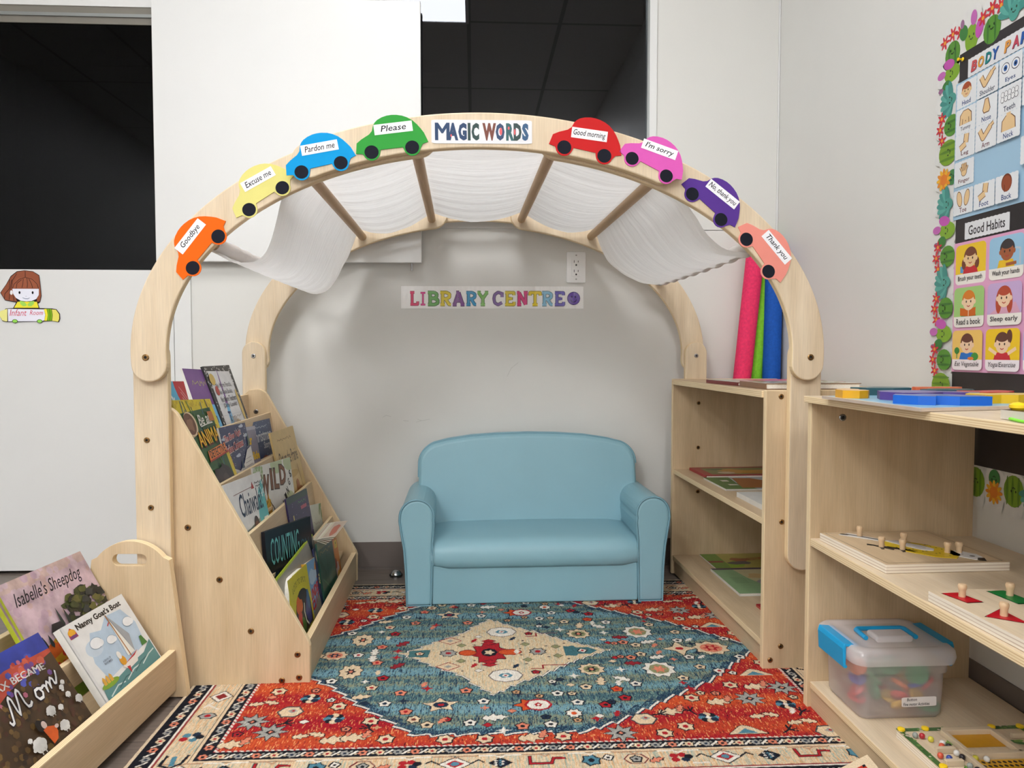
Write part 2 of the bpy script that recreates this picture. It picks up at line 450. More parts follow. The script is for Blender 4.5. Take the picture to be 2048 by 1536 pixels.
    def blob(s, cx, cy, rx, ry, col, n=18, amp=0.18, seed=1):
        rd = random.Random(seed); P = []
        for i in range(n):
            t = 2 * math.pi * i / n; k = 1 + amp * (rd.random() * 2 - 1); P.append((cx + rx * k * math.cos(t), cy + ry * k * math.sin(t)))
        return s.poly(P, col)
    def dots(s, n, x0, y0, x1, y1, r, col, seed=1, k=6):
        rd = random.Random(seed); s.up(); kk = s.h / s.w
        for _ in range(n):
            x, y = x0 + (x1 - x0) * rd.random(), y0 + (y1 - y0) * rd.random(); r2 = r * (0.6 + 0.8 * rd.random())
            s._put([(x + r2 * math.cos(i * 2 * math.pi / k), y + r2 / kk * math.sin(i * 2 * math.pi / k)) for i in range(k)], lin(col) if isinstance(col[0], int) else rd.choice(col))
        return s
    def squig(s, x0, x1, y, h, col, n=9, seed=1):
        """small print too faint to read: one wavering line"""
        rd = random.Random(seed); return s.line([(x0 + (x1 - x0) * i / (n * 2), y + h * (rd.random() - .5) * 2) for i in range(n * 2 + 1)], .008, col)
    def solid(s, outer, t, col, scale=True):
        """a card of thickness t under the ink"""
        P = [tuple(p) for p in outer]; n = len(P); o = len(s.V); sx, sy = (s.w, s.h) if scale else (1, 1)
        s.V += [(p[0] * sx, p[1] * sy, 0) for p in P] + [(p[0] * sx, p[1] * sy, -t) for p in P]; c = lin(col)
        for a in tessellate_polygon([[Vector((p[0], p[1], 0)) for p in P]]):
            s.F.append([o + i for i in a]); s.C.append(c); s.F.append([o + n + i for i in a[::-1]]); s.C.append(c)
        for i in range(n): j = (i + 1) % n; s.F.append([o + i, o + j, o + n + j, o + n + i]); s.C.append(c)
        return s
    def build(s, name, f, mat, parent=None, space=W, base=None):
        V = [at(f, *p) for p in s.V]
        return mesh(name, V, s.F, mat, parent, space, base, cols=s.C, recalc=False)
    def face(s, cx, cy, r, skin, hair, style='short', eyes=True, k=None):
        """a small drawn child's head"""
        k = k or s.w / s.h
        if style == 'long': s.ell(cx - r * .78, cy - r * 0.5 * k, r * .42, r * 1.1 * k, hair).ell(cx + r * .78, cy - r * 0.5 * k, r * .42, r * 1.1 * k, hair)
        if style == 'tails': s.ell(cx - r * 1.05, cy - r * 0.6 * k, r * 0.35, r * 0.6 * k, hair).ell(cx + r * 1.05, cy - r * 0.6 * k, r * 0.35, r * 0.6 * k, hair)
        if style == 'pony': s.ell(cx + r * 1.0, cy + r * 0.7 * k, r * 0.4, r * 0.7 * k, hair)
        s.ell(cx, cy + r * 0.18 * k, r * 1.04, r * 1.0 * k, hair)
        s.ell(cx - r * 0.95, cy - r * 0.1 * k, r * 0.2, r * 0.25 * k, skin).ell(cx + r * 0.95, cy - r * 0.1 * k, r * 0.2, r * 0.25 * k, skin)
        s.ell(cx, cy - r * 0.12 * k, r * 0.92, r * 0.88 * k, skin)
        s.ell(cx, cy + r * 0.55 * k, r * 0.8, r * 0.38 * k, hair)
        if eyes:
            for d in (-1, 1): s.ell(cx + d * r * 0.36, cy - r * 0.05 * k, r * 0.1, r * 0.14 * k, (50, 35, 30), 8)
            s.line([(cx - r * 0.25, cy - r * 0.48 * k), (cx, cy - r * 0.6 * k), (cx + r * 0.25, cy - r * 0.48 * k)], r * 0.1, (190, 70, 60))
        return s

# ------------------------------------------------------------------ the room
XL, YF = -3.4, -3.6
V, F = boxes([(XL - .1, WX + .1, YF - .1, WY + 3.2, -.1, 0)])
struct(mesh('floor', V, F, M['floor'], base=(0, 0, 0)))
V, F = boxes([(XL - .1, WX + .1, YF - .1, WY + .12, CEIL, CEIL + .1)])
struct(mesh('ceiling', V, F, M['ceil'], base=(0, 0, CEIL)))
V, F = boxes([(WX, WX + .1, YF, WY + .12, 0, CEIL)])
struct(mesh('wall_right', V, F, M['wall'], base=(WX, 0, 0)))
V, F = boxes([(XL - .1, XL, YF, WY + .12, 0, CEIL)])
struct(mesh('wall_left', V, F, M['wall'], base=(XL, 0, 0)))
V, F = boxes([(XL, WX, YF - .1, YF, 0, CEIL)])
struct(mesh('wall_front', V, F, M['wall'], base=(0, YF, 0)))
DX0, DX1 = -2.05, -1.062                       # sliding door leaf
B0, B1 = WY, WY + .12
V, F = boxes([(XL, DX0 - .06, B0, B1, 0, CEIL), (DX0 - .06, DX1 + .004, B0, B1, 2.16, CEIL), (DX1 + .004, WX, B0, B1, 0, 1.234),
              (DX1 + .004, -.76, B0, B1, 1.232, CEIL), (-.76, .638, B0, B1, 2.40, CEIL), (.638, WX, B0, B1, 1.232, CEIL)])
wb = struct(mesh('wall_back', V, F, M['wall'], base=(0, WY, 0)))
A = Art(1, 1, None)
for l in ([(-.330, .553), (-.318, .560), (-.300, .556)], [(-.256, .541), (-.236, .539)], [(-.205, .545), (-.188, .540), (-.160, .546)], [(-.21, .535), (-.19, .540)], [(.12, .70), (.135, .73), (.16, .75)]): A.line(l, 0.0022, (200, 200, 197))
A.build('scuff_marks', fr((0, WY - .0004, 0), (1, 0, 0), (0, 0, 1), (0, -1, 0)), M['paper'], wb)
# thin bright line where the wall panels meet in the corner
V, F = boxes([(WX - .006, WX - .001, WY - .006, WY - .001, .1, CEIL)])
struct(mesh('trim_1', V, F, M['door']))
# door on the left with a dark window
GX0, GX1, GZ0, GZ1 = -1.93, -1.099, 1.077, 1.985
V, F = boxes([(DX0, GX0, B0, B0 + .045, .012, 2.15), (GX1, DX1, B0, B0 + .045, .012, 2.15), (GX0, GX1, B0, B0 + .045, .012, GZ0), (GX0, GX1, B0, B0 + .045, GZ1, 2.15)])
door = struct(mesh('door_1', V, F, M['door'], base=(-1.5, WY, .012)))
V, F = boxes([(GX0, GX1, B0 + .014, B0 + .020, GZ0, GZ1)])
w1 = struct(mesh('window_1', V, F, M['door_glass']))
V, F = boxes([(GX0, GX1, B0 + .004, B0 + .012, 1.962, 1.985), (GX0, GX1, B0 + .008, B0 + .013, 1.928, 1.951)])
mesh('top_rail', V, F, M['greyrail'], w1)
V, F = boxes([(GX0, GX1, B0 + .002, B0 + .012, 1.951, 1.962)])
mesh('glazing_bead', V, F, M['alu'], w1)
# near-black strip painting in the shade of the door gap, then the flat jamb
V, F = boxes([(DX1, DX1 + .004, B0 + .02, B0 + .05, 0, 2.16)])
struct(mesh('door_gap_shade', V, F, M['dark']))
V, F = boxes([(DX1 + .006, -.998, B0 - .010, B0 + .02, 0, 2.2)])
struct(mesh('trim_3', V, F, M['door']))
# the window behind the sliding panel
V, F = boxes([(-.757, .632, B0 + .012, B0 + .018, 1.236, 2.398)])
w2 = struct(mesh('window_2', V, F, M['glass'], base=(0, WY + .012, 1.24)))
V, F = boxes([(.626, .634, B0 - .004, B0 + .03, 1.226, 2.4), (-.757, .626, B0 + .004, B0 + .03, 1.236, 1.244)])
mesh('window_frame', V, F, M['alu'], w2)
V, F = boxes([(-.757, .634, B0 - .008, B0 + .004, 1.232, 1.262)]); mesh('window_sill', V, F, M['door'], w2)
V, F = boxes([(.634, .660, B0 - .007, B0 + .01, 1.222, 2.42)])
mesh('window_casing', V, F, M['door'], w2)
# rooms behind the glass, their darkness put into the wall colour
V, F = boxes([(XL, WX + .1, WY + 3.1, WY + 3.2, 0, CEIL), (XL - .1, XL, WY + .121, WY + 3.2, 0, CEIL), (WX + .1, WX + .2, WY + .121, WY + 3.2, 0, CEIL),
              (XL, WX + .1, WY + .125, WY + 3.2, CEIL - .02, CEIL + .06), (-.95, -.85, WY + .121, WY + 3.1, 0, CEIL)])
struct(mesh('wall_beyond', V, F, M['darkroom'], base=(0, WY + 3, 0)))
# vinyl cove base with its little toe
for nm, L in (('baseboard_back', [(-.998, WX, WY - .004, WY, 0, .099), (-.998, WX, WY - .012, WY, 0, .008)]),
              ('baseboard_right', [(WX - .004, WX, YF, WY, 0, .10), (WX - .012, WX, YF, WY, 0, .008)])):
    V, F = boxes(L); struct(mesh(nm, V, F, M['base']))
# ceiling troffers light the room
for i, (x, y) in enumerate(((-.63, .45), (-2.5, -3.3), (-1.63, -2.1), (.2, -2.9))):
    lab = ['ceiling light panel nearest the dark window, mirrored at its top', 'ceiling light panel in the far back corner behind the camera',
           'ceiling light panel behind the camera, left of centre', 'ceiling light panel behind the camera on the right'][i]
    t = thing('ceiling_light', lab, 'ceiling light', (x + .30, y + .61, CEIL - .012), group='fluorescent ceiling panels')
    V, F = boxes([(x, x + .60, y, y + .02, CEIL - .014, CEIL), (x, x + .60, y + 1.2, y + 1.22, CEIL - .014, CEIL), (x, x + .02, y + .02, y + 1.2, CEIL - .014, CEIL), (x + .58, x + .60, y + .02, y + 1.2, CEIL - .014, CEIL)])
    mesh('frame', V, F, M['outlet'], t)
    V, F = boxes([(x + .02, x + .58, y + .02, y + 1.2, CEIL - .010, CEIL)]); mesh('diffuser', V, F, M['light_dim' if i == 0 else 'light'], t)
# white sliding panel hung in front of the window
t = thing('sliding_panel', 'large white panel hung before the left half of the dark window', 'wall panel', (-.64, WY - .035, 1.103))
box('panel', (-1.100, -.184, WY - .045, WY - .022, 1.103, 2.008), M['door'], t, .002)
for bx in (-.55, -1.02): V, F = boxes([(bx, bx + .05, WY - .022, WY - .001, 1.112, 1.14)]); mesh('bracket', V, F, M['alu'], t)
tube('bolt', [(-.219, WY - .033, 1.075), (-.219, WY - .033, 1.106)], .0035, M['chrome'], t, 8)
# outlet
t = thing('outlet', 'white double wall outlet plate above the right end of the letter sign', 'outlet', (.370, WY, 1.039))
V, F, uv, mi = prism(rrect(.335, .405, 1.039, 1.151, .005), -.006, FXZ(WY))
mesh('cover_plate', V, F, M['outlet'], t, bevel=.002)
fo = fr((.370, WY - .0062, 1.095), (1, 0, 0), (0, 0, 1), (0, -1, 0))
V, F, uv, mi = prism(rrect(-.0165, .0165, -.033, .033, .003), .0015, fo); mesh('receptacle', V, F, M['outlet'], t, bevel=.0006)
a = Art(1, 1, None)
for z in (.017, -.017):
    a.rect(-.0085, z - .001, -.0065, z + .008, (40, 40, 42)).rect(.006, z, .008, z + .007, (40, 40, 42)).ell(0, z - .009, .003, .0035, (40, 40, 42), 12)
for z in (.043, -.043): a.ell(0, z, .003, .003, (190, 190, 190), 12)
a.build('slots', fr((.370, WY - .0078, 1.095), (1, 0, 0), (0, 0, 1), (0, -1, 0)), M['print'], t)
# steel dome door stop on the floor
t = thing('door_stop', 'small steel dome door stop on the floor left of the sofa', 'door stop', (-.275, 2.60, 0))
f = fr((-.275, 2.585, 0), (1, 0, 0), (0, 1, 0), (0, 0, 1))
lathe('dome', [(.021, 0), (.021, .006), (.019, .014), (.014, .021), (.007, .0245), (.001, .0255)], f, M['chrome'], t)
lathe('bumper', [(.0225, .0045), (.0235, .007), (.0225, .0095)], f, M['dark'], t)

# ------------------------------------------------------------------ the canopy arch of the nook (nook frame)
AX = .010
def ell_pts(a, b, zc, t0, t1, n=40): return [(AX + a * math.cos(math.radians(t0 + (t1 - t0) * i / n)), zc + b * math.sin(math.radians(t0 + (t1 - t0) * i / n))) for i in range(n + 1)]
def band(t0, t1, ra=(.800, .540), rb=(.722, .462), zc=.785, round0=True, round1=True, n=44):
    o = ell_pts(*ra, zc, t0, t1, n); i = ell_pts(*rb, zc, t1, t0, n); P = list(o)
    def cap(p, q, on):
        if not on: return []
        c = ((p[0] + q[0]) / 2, (p[1] + q[1]) / 2); r = math.dist(p, q) / 2; a0 = math.degrees(math.atan2(p[1] - c[1], p[0] - c[0]))
        return arc(c[0], c[1], r, r, a0, a0 + 180, 14)[1:-1]
    P += cap(o[-1], i[0], round1) + i + cap(i[-1], o[0], round0)
    return P
arch = thing('canopy_arch', 'pale birch arch frame spanning the reading nook over the sofa', 'arch frame', (AX, .4, 0), NOOK)
WD, PLY_ = M['wood_pale'], M['ply']
T = .022
for yo, s in ((-.022, 1), (.815, -1)):                 # near frame, far frame
    yc = yo - T if s > 0 else yo + T; yt = yo - 2 * T if s > 0 else yo + 2 * T
    for sx in (-1, 1):
        xc = AX + sx * .766
        P = [(xc - .0375, .30), (xc - .0375, .262)] if False else None
        if s > 0: P = arc(xc, .295, .0385, .04, 180, 360, 12) + arc(xc, .780, .0385, .0385, 0, 180, 12)
        else: P = arc(xc, .295, .0385, .04, 180, 360, 12) + arc(xc, .785, .0385, .0385, 0, 180, 12)
        panel('post', P, T, FXZ(yo), arch, mats=[WD, PLY_], space=NOOK, bev=.003)
        # curved side piece, overlaps the post at the pivot and runs up past the top joint
        tt = (-3, 78) if sx > 0 else (102, 183)
        Pc = band(tt[0], tt[1], ra=(.800, .537), rb=(.722, .456 if s > 0 else .440))
        panel('side_rail', Pc, T, FXZ(yc), arch, mats=[WD, PLY_], space=NOOK, bev=.003)
        fz = fr((xc, yc if s > 0 else yo, .775), (1, 0, 0), (0, 0, 1), (0, -1, 0))
        screw(arch, fz, .0075, 'bronze' if s > 0 else 'chrome', NOOK)
    panel('top_rail', band(58.5, 121.5), T, FXZ(yt), arch, mats=[WD, PLY_], space=NOOK, bev=.003)
DW = [(-.615, 1.034), (-.390, 1.184), (-.153, 1.247), (.158, 1.250), (.402, 1.193), (.641, 1.037)]
for x, z in DW: tube('dowel', [(x, -.024, z), (x, .2, z), (x, .6, z), (x, .838, z)], .0135, M['wood_dowel'], arch, 14, space=NOOK)
for x, z in ((-.766, .587), (-.760, .432)): screw(arch, fr((x, -.022, z), (1, 0, 0), (0, 0, 1), (0, -1, 0)), .0065, 'bronze', NOOK)
for z in (.62, .44, .27):
    screw(arch, fr((AX + .766 + .030, -.022, z), (0, 1, 0), (0, 0, 1), (1, 0, 0)) if False else fr((AX + .793, -.022, z), (1, 0, 0), (0, 0, 1), (0, -1, 0)), .0065, 'bronze', NOOK)

# white gauze over the dowels
def bez(p, c, q, n=10): return [((1 - t) ** 2 * p[0] + 2 * t * (1 - t) * c[0] + t * t * q[0], (1 - t) ** 2 * p[1] + 2 * t * (1 - t) * c[1] + t * t * q[1]) for t in [i / n for i in range(n + 1)]]
R = .0175
def cr(P, n):
    """smooth resampled polyline"""
    P = [np.array(p, float) for p in P]; Q = [2 * P[0] - P[1]] + P + [2 * P[-1] - P[-2]]; out = []
    for k in range(1, len(Q) - 2):
        a, b, c, d_ = Q[k - 1:k + 3]
        for t in np.linspace(0, 1, 9)[:-1]: out.append(.5 * (2 * b + (c - a) * t + (2 * a - 5 * b + 4 * c - d_) * t * t + (3 * b - a - 3 * c + d_) * t ** 3))
    out.append(P[-1]); out = np.array(out); L = np.r_[0, np.cumsum(np.linalg.norm(np.diff(out, axis=0), axis=1))]; s_ = np.linspace(0, L[-1], n)
    return [tuple(q) for q in np.stack([np.interp(s_, L, out[:, 0]), np.interp(s_, L, out[:, 1])], 1)]
def gauze(near):
    d = [(px, pz + R) for px, pz in DW]; x, z = DW[0]; k = 1 if near else 0
    p = arc(x, z, R, R, -92, 262, 20)                            # pocket hem round the low left dowel
    p += cr([(x, z - R), (-.570, .993), (-.537 - .006 * k, .986 + .006 * k), (-.507 - .01 * k, .996), (-.478 - .012 * k, 1.024), (-.446 - .024 * k, 1.087), (-.420 - .036 * k, 1.142), (-.402 - .014 * k, 1.190), d[1]], 30)[1:]
    sg = .012 if near else .036
    for a, b in ((1, 2), (2, 3), (3, 4)):
        m = ((d[a][0] + d[b][0]) / 2, (d[a][1] + d[b][1]) / 2 - 2 * sg + (.004 if a == 2 else 0)); p += bez(d[a], m, d[b], 14)[1:]
    x, z = DW[5]
    p += cr([d[4], (.418 + .01 * k, 1.180), (.440 + .03 * k, 1.128 + .02 * k), (.472 + .03 * k, 1.084 + .02 * k), (.520 + .01 * k, 1.052 + .012 * k), (.575, 1.030), (x, z - R)], 30)[1:]
    p += arc(x, z, R, R, -82, 268, 20)[1:]
    return p
path, path_f = gauze(True), gauze(False)
ny = 56; rd = random.Random(3)
V, F, uv = [], [], []; ph = [rd.random() * 6 for _ in range(12)]
npth = len(path); S = [0]
for i in range(1, npth): S.append(S[-1] + math.dist(path[i], path[i - 1]))
for j in range(ny + 1):
    y = -.0205 + (.800 + .0205) * j / ny
    for i, (p0, p1) in enumerate(zip(path, path_f)):
        q_ = j / ny; px, pz = p0[0] * (1 - q_) + p1[0] * q_, p0[1] * (1 - q_) + p1[1] * q_
        e = min(i, npth - 1 - i) / 18; e = min(1, e)
        wv = .0022 * (math.sin(y * 62 + ph[0] + 3 * px) + .7 * math.sin(y * 121 + ph[1] + 9 * px)) * e
        sg = .004 * math.sin(math.pi * max(0, y) / .8) * e
        ye = y + (.006 * math.sin(S[i] * 38) + .004 * math.sin(S[i] * 91)) * (1 if j == ny else .25)
        V.append((px + wv * .3, ye, pz + wv - sg * .5))
for j in range(ny):
    for i in range(npth - 1):
        F.append([j * npth + i, j * npth + i + 1, (j + 1) * npth + i + 1, (j + 1) * npth + i])
        uv += [(S[i], j / ny), (S[i + 1], j / ny), (S[i + 1], (j + 1) / ny), (S[i], (j + 1) / ny)]
fab = mesh('canopy_fabric', V, F, M['fabric'], space=NOOK, base=(AX, .4, 1.0), uvs=uv, smooth=True, recalc=False)
props(fab, 'white gauze cloth draped over the dowels of the birch arch', 'canopy cloth')

# ------------------------------------------------------------------ sofa (nook frame)
SX0, SX1, SY0 = -.222, .577, .512
sofa = thing('kids_sofa', 'small light blue leatherette sofa against the back wall under the arch', 'sofa', (.178, .68, .005), NOOK)
VN = M['vinyl']
def arm_prof(s):
    c = .178
    L = [(-.147, .006), (-.145, .10), (-.143, .20), (-.138, .255)] + arc(-.190, .283, .052, .052, -15, 172, 16) + [(-.243, .270), (-.238, .235), (-.229, .18), (-.224, .11), (-.222, .006)]
    return [(x, z) if s < 0 else (2 * c - x, z) for x, z in L]
for s in (-1, 1):
    P = arm_prof(s)
    V, F, u, mi = prism(P, .36, FXZ(SY0))
    # swell the arm a little towards its middle
    V = [np.array(v) for v in V]
    arm = mesh('armrest', V, F, VN, sofa, NOOK, bevel=.009, seg=3)
    pts = [(x, SY0 + .001, z) for x, z in P]
    tube('piping', pts, .0034, M['piping'], arm, 8, True, NOOK)
    # second, rear piping line behind the front pad
V, F, u, mi = prism(rect(-.146, .502, .006, .128), .30, FXZ(SY0 + .006)); mesh('front_apron', V, F, VN, sofa, NOOK, bevel=.006, seg=3)
# seat cushion: superellipse section swept across, crowned
V, F = [], []
sec = [(.502, .130), (.500, .150), (.501, .170), (.508, .188), (.522, .199), (.545, .206), (.60, .210), (.68, .212), (.76, .213), (.86, .213), (.86, .12), (.515, .12)]
nx = 24
for i in range(nx + 1):
    x = -.148 + (.652) * i / nx; e = min(i, nx - i) / 2.0; k = min(1, e); cr = .004 * math.sin(math.pi * i / nx)
    for y, z in sec:
        zz = .165 + (z - .165) * (.86 + .14 * k) + (cr if z > .19 else 0); yy = y + (1 - k) * .010 if y < .53 else y
        V.append((x, yy, zz))
m_ = len(sec)
for i in range(nx):
    for k in range(m_): F.append([i * m_ + k, i * m_ + (k + 1) % m_, (i + 1) * m_ + (k + 1) % m_, (i + 1) * m_ + k])
F.append(list(range(m_))); F.append([nx * m_ + k for k in range(m_)])
seat = mesh('seat_cushion', V, F, VN, sofa, NOOK, smooth=True)
mm = seat.modifiers.new('edge', 'EDGE_SPLIT'); mm.split_angle = math.radians(55)
for x in (-.140, .496):
    tube('seam', [(x, yy - .0012, zz) for yy, zz in sec[:9]], .0012, M['piping'], seat, 6, space=NOOK)
# backrest with its arched top, leaning back
P = [(-.150, .16)] + [(-.196, .24), (-.200, .34), (-.199, .40)] + arc(-.118, .405, .081, .075, 176, 112, 8) + [(-.10, .4865), (-.02, .4985), (.08, .505), (.178, .507), (.276, .505), (.376, .4985), (.456, .4865)] + arc(.474, .405, .081, .075, 68, 4, 8) + [(.555, .40), (.556, .34), (.552, .24), (.506, .16)]
lean = .16
fb = fr((0, .742 - .16 * lean, 0), (1, 0, 0), (0, lean, 1), (0, 1, 0))
V, F, u, mi = prism(P, .085, fb)
back = mesh('backrest', V, F, VN, sofa, NOOK, bevel=.016, seg=4)
tube('piping', [tuple(at(fb, x, z, .012)) for x, z in [(-.199 - .0005, .36)] + [(q[0], q[1] + .0005) for q in P[3:-3]]], .0032, M['piping'], back, 8, space=NOOK)

# ------------------------------------------------------------------ book display (nook frame), tiers face right
disp = thing('book_display', 'birch tiered book display on the left side of the nook, full of picture books', 'book display', (-.6, .4, 0), NOOK)
prof = [(-.785, 0), (-.412, 0)] + [(-.411, .092), (-.415, .104)] + arc(-.742, .608, .046, .055, 26, 95, 8) + [(-.768, .660), (-.785, .645)]
for y in (0, .797): panel('side_panel', prof, .018, FXZ(y), disp, space=NOOK, bev=.002)
LIP = [(-.697, .585), (-.632, .468), (-.562, .348), (-.493, .228)]
BT = math.radians(8)
def slant(name, x, z, h, t=.012):                       # board leaning back, top edge at (x, z)
    dx, dz = math.sin(BT), -math.cos(BT)
    f = fr((x, 0, z), (0, 1, 0), (dx, 0, dz), (-math.cos(BT), 0, -math.sin(BT)))
    return panel(name, rect(.018, .797, 0, h), t, f, disp, space=NOOK, bev=.001, grain='u')
panel('back_panel', rect(.018, .797, 0, .56), .012, fr((-.782, 0, .645), (0, 1, 0), (.05, 0, -1), (1, 0, .05)), disp, space=NOOK, bev=.001, grain='u')
for x, z in LIP: slant('tier_board', x, z, .125)
fl = [(-.770, -.66, .455), (-.672, -.597, .345), (-.607, -.527, .226), (-.537, -.458, .107), (-.468, -.430, .02)]
for x0, x1, z in fl: board('tier_floor', x0, x1, .018, .797, z - .010, z, disp, space=NOOK, bev=.0008)
panel('front_panel', rect(.018, .797, .004, .100), .016, FYZ(-.431), disp, space=NOOK, bev=.0015, grain='u')
for x, z in ((-.687, .380), (-.617, .256), (-.547, .132), (-.440, .073), (-.437, .018), (-.477, .012)):
    screw(disp, fr((x, 0, z), (1, 0, 0), (0, 0, 1), (0, -1, 0)), .0072, 'bronze', NOOK)
screw(disp, fr((-.745, .797, .587), (1, 0, 0), (0, 0, 1), (0, -1, 0)), .008, 'chrome', NOOK)

# ------------------------------------------------------------------ low shelf under the right side of the arch (nook frame)
sh = thing('bookshelf', 'low birch shelf between sofa and front shelf with flat picture books', 'shelf', (.9, .4, 0), NOOK)
for y in (0, .797): board('side_panel', .688, 1.065, y, y + .018, .004, .694, sh, axis='y', space=NOOK, bev=.002)
board('top_board', .684, 1.065, .0182, .797, .675, .693, sh, space=NOOK)
board('middle_shelf', .692, 1.060, .0182, .797, .360, .376, sh, space=NOOK)
board('bottom_shelf', .692, 1.060, .0182, .797, .054, .070, sh, space=NOOK)
board('kick_board', .699, .714, .0182, .797, .004, .054, sh, axis='x', space=NOOK, grain='u')
for x, z in ((.725, .679), (.731, .371), (.733, .061), (.707, .027)): screw(sh, fr((x, 0, z), (1, 0, 0), (0, 0, 1), (0, -1, 0)), .0065, 'bronze', NOOK)
for z in (.609, .452, .296): screw(sh, fr((.780, .797, z), (1, 0, 0), (0, 0, 1), (0, -1, 0)), .0065, 'bronze', NOOK)

# ------------------------------------------------------------------ front shelf along the right wall (world)
fs = thing('toy_shelf', 'low birch shelf at the right edge holding puzzles and a clear box', 'shelf', (.92, .9, 0))
FY0, FY1 = .30, 1.566
board('side_panel', .731, 1.100, FY1, FY1 + .018, .004, .677, fs, axis='y', bev=.002)
board('side_panel', .731, 1.100, FY0 - .018, FY0, .004, .677, fs, axis='y', bev=.002)
board('top_board', .722, 1.104, FY0 - .020, FY1 + .020, .677, .6915, fs, mats=[M['wood_pale'], M['ply']])
board('middle_shelf', .733, 1.100, FY0, FY1 - .0002, .364, .381, fs, mats=[M['wood_pale'], M['ply']])
board('bottom_shelf', .737, 1.100, FY0, FY1 - .0002, .048, .063, fs, mats=[M['wood_pale'], M['ply']])
board('kick_board', .740, .755, FY0, FY1 - .0002, .004, .048, fs, axis='x', grain='u')
screw(fs, fr((.800, FY1, .645), (1, 0, 0), (0, 0, 1), (0, -1, 0)), .008, 'chrome')
# foam noodles behind the low shelf
for nm, rgb, a, b, lab in (('pink', (224, 52, 100), (.898, .0), (1.013, 1.205), 'pink foam noodle standing behind the low shelf, left of the green one'),
                           ('green', (128, 204, 52), (.958, .0), (1.062, 1.19), 'lime green foam noodle standing between the pink and the blue one'),
                           ('blue', (24, 84, 176), (1.066, .0), (1.076, 1.175), 'blue foam noodle standing right of the green one')):
    mt = noodle_mat('foam_' + nm, rgb); y = {'pink': 2.618, 'green': 2.6515, 'blue': 2.619}[nm]
    p = [np.array((a[0], y, .004)), np.array((b[0], y, b[1]))]
    V, F = tube_geo([p[0], p[0] * .7 + p[1] * .3, p[0] * .35 + p[1] * .65, p[1]], .0315, 22)
    o = mesh('pool_noodle', V, F, mt, smooth=True, base=tuple(p[0])); props(o, lab, 'pool noodle', 'foam noodles behind the low shelf')
    m = o.modifiers.new('edge', 'EDGE_SPLIT'); m.split_angle = math.radians(50)

# ------------------------------------------------------------------ foam cars with words along the arch (nook frame)
CAR = [(-.38, .006), (-.33, .25), (-.20, .335), (.0, .43), (.08, .506), (.127, .635), (.175, .70), (.243, .755), (.36, .805), (.489, .833), (.61, .837), (.723, .825), (.86, .79), (.982, .733), (1.10, .645), (1.195, .539), (1.27, .43), (1.336, .32), (1.41, .092), (1.271, .058)]
CAR += arc(1, 0, .205, .205, -12, -166, 10) + [(.775, .03), (.23, .035)] + arc(0, 0, .205, .205, -16, -164, 10) + [(-.225, -.02), (-.28, -.012)]
def car(word, cname, rgb, yf, a, b, lc, rel, lw, lab, mirror=False):
    a, b = np.array(a), np.array(b); e = b - a; s = np.linalg.norm(e); e /= s; n = np.array((-e[1], e[0]))
    t = thing('foam_car', lab, 'car cutout', (a[0], yf, a[1]), NOOK, 'foam cars with polite words on the arch')
    f = fr((a[0], yf - .0022, a[1]), (e[0], 0, e[1]), (n[0], 0, n[1]), (0, -1, 0))
    A = Art(s, s, None); A.solid(CAR, .0021, rgb); A.build('body', f, M['foam'], t, NOOK)
    for cx in (0, 1):
        A = Art(s, s, None); A.z = .0003; A.solid([(cx + .172 * math.cos(i * math.pi / 14), .172 * .95 * math.sin(i * math.pi / 14)) for i in range(28)], .0002, (30, 32, 44)); A.build('wheel', at2(f, .0004), M['foam'], t, NOOK)
    d = np.array(lc) - a; u, v = d @ e, d @ n
    r = math.radians(rel); e2 = e * math.cos(r) + n * math.sin(r); n2 = -e * math.sin(r) + n * math.cos(r)
    h = .25 * s; w = lw * s
    f2 = fr((lc[0], yf - .0027, lc[1]), (e2[0], 0, e2[1]), (n2[0], 0, n2[1]), (0, -1, 0))
    A = Art(1, 1, None); A.solid(rect(-w / 2, w / 2, -h / 2, h / 2), .0003, (240, 241, 246))
    k = len(word) / 11.0; tw = w * min(.90, .36 + .56 * k)
    A.text(word, -tw / 2, -h * (.38 if any(c in word for c in 'gyp,') else .26), tw / 2, h * .33, (40, 38, 44), .008, .22)
    A.build('word_label', f2, M['paper'], t, NOOK)
def at2(f, n): return (f[0] + f[3] * n, f[1], f[2], f[3])
YC, YT = -.044, -.066
car('Goodbye', 'orange', (255, 112, 22), YC, (-.6493, .9747), (-.5926, 1.0452), (-.6535, 1.0445), 1, .93, 'orange foam car reading Goodbye, lowest on the left of the arch')
car('Excuse me', 'yellow', (240, 232, 142), YC, (-.5243, 1.1053), (-.4507, 1.1548), (-.5038, 1.173), -4, .88, 'pale yellow foam car reading Excuse me on the arch')
car('Pardon me', 'blue', (20, 166, 236), YT, (-.4035, 1.1851), (-.3175, 1.2069), (-.3636, 1.2391), -3, .92, 'sky blue foam car reading Pardon me on the arch')
car('Please', 'green', (62, 168, 72), YT, (-.2497, 1.2313), (-.1599, 1.2437), (-.2017, 1.2854), 0, .94, 'green foam car reading Please, left of the MAGIC WORDS sign')
car('Good morning', 'red', (214, 42, 44), YT, (.1818, 1.2501), (.2735, 1.2325), (.2393, 1.2796), 4, .88, 'red foam car reading Good morning, right of the MAGIC WORDS sign')
car("I'm sorry", 'pink', (238, 104, 200), YT, (.3375, 1.2279), (.4171, 1.1896), (.4011, 1.2493), 7, .95, "hot pink foam car reading I'm sorry on the arch")
car('No, thank you', 'purple', (98, 62, 158), YC, (.485, 1.1544), (.5539, 1.0963), (.557, 1.155), 3, .96, 'purple foam car reading No, thank you on the arch')
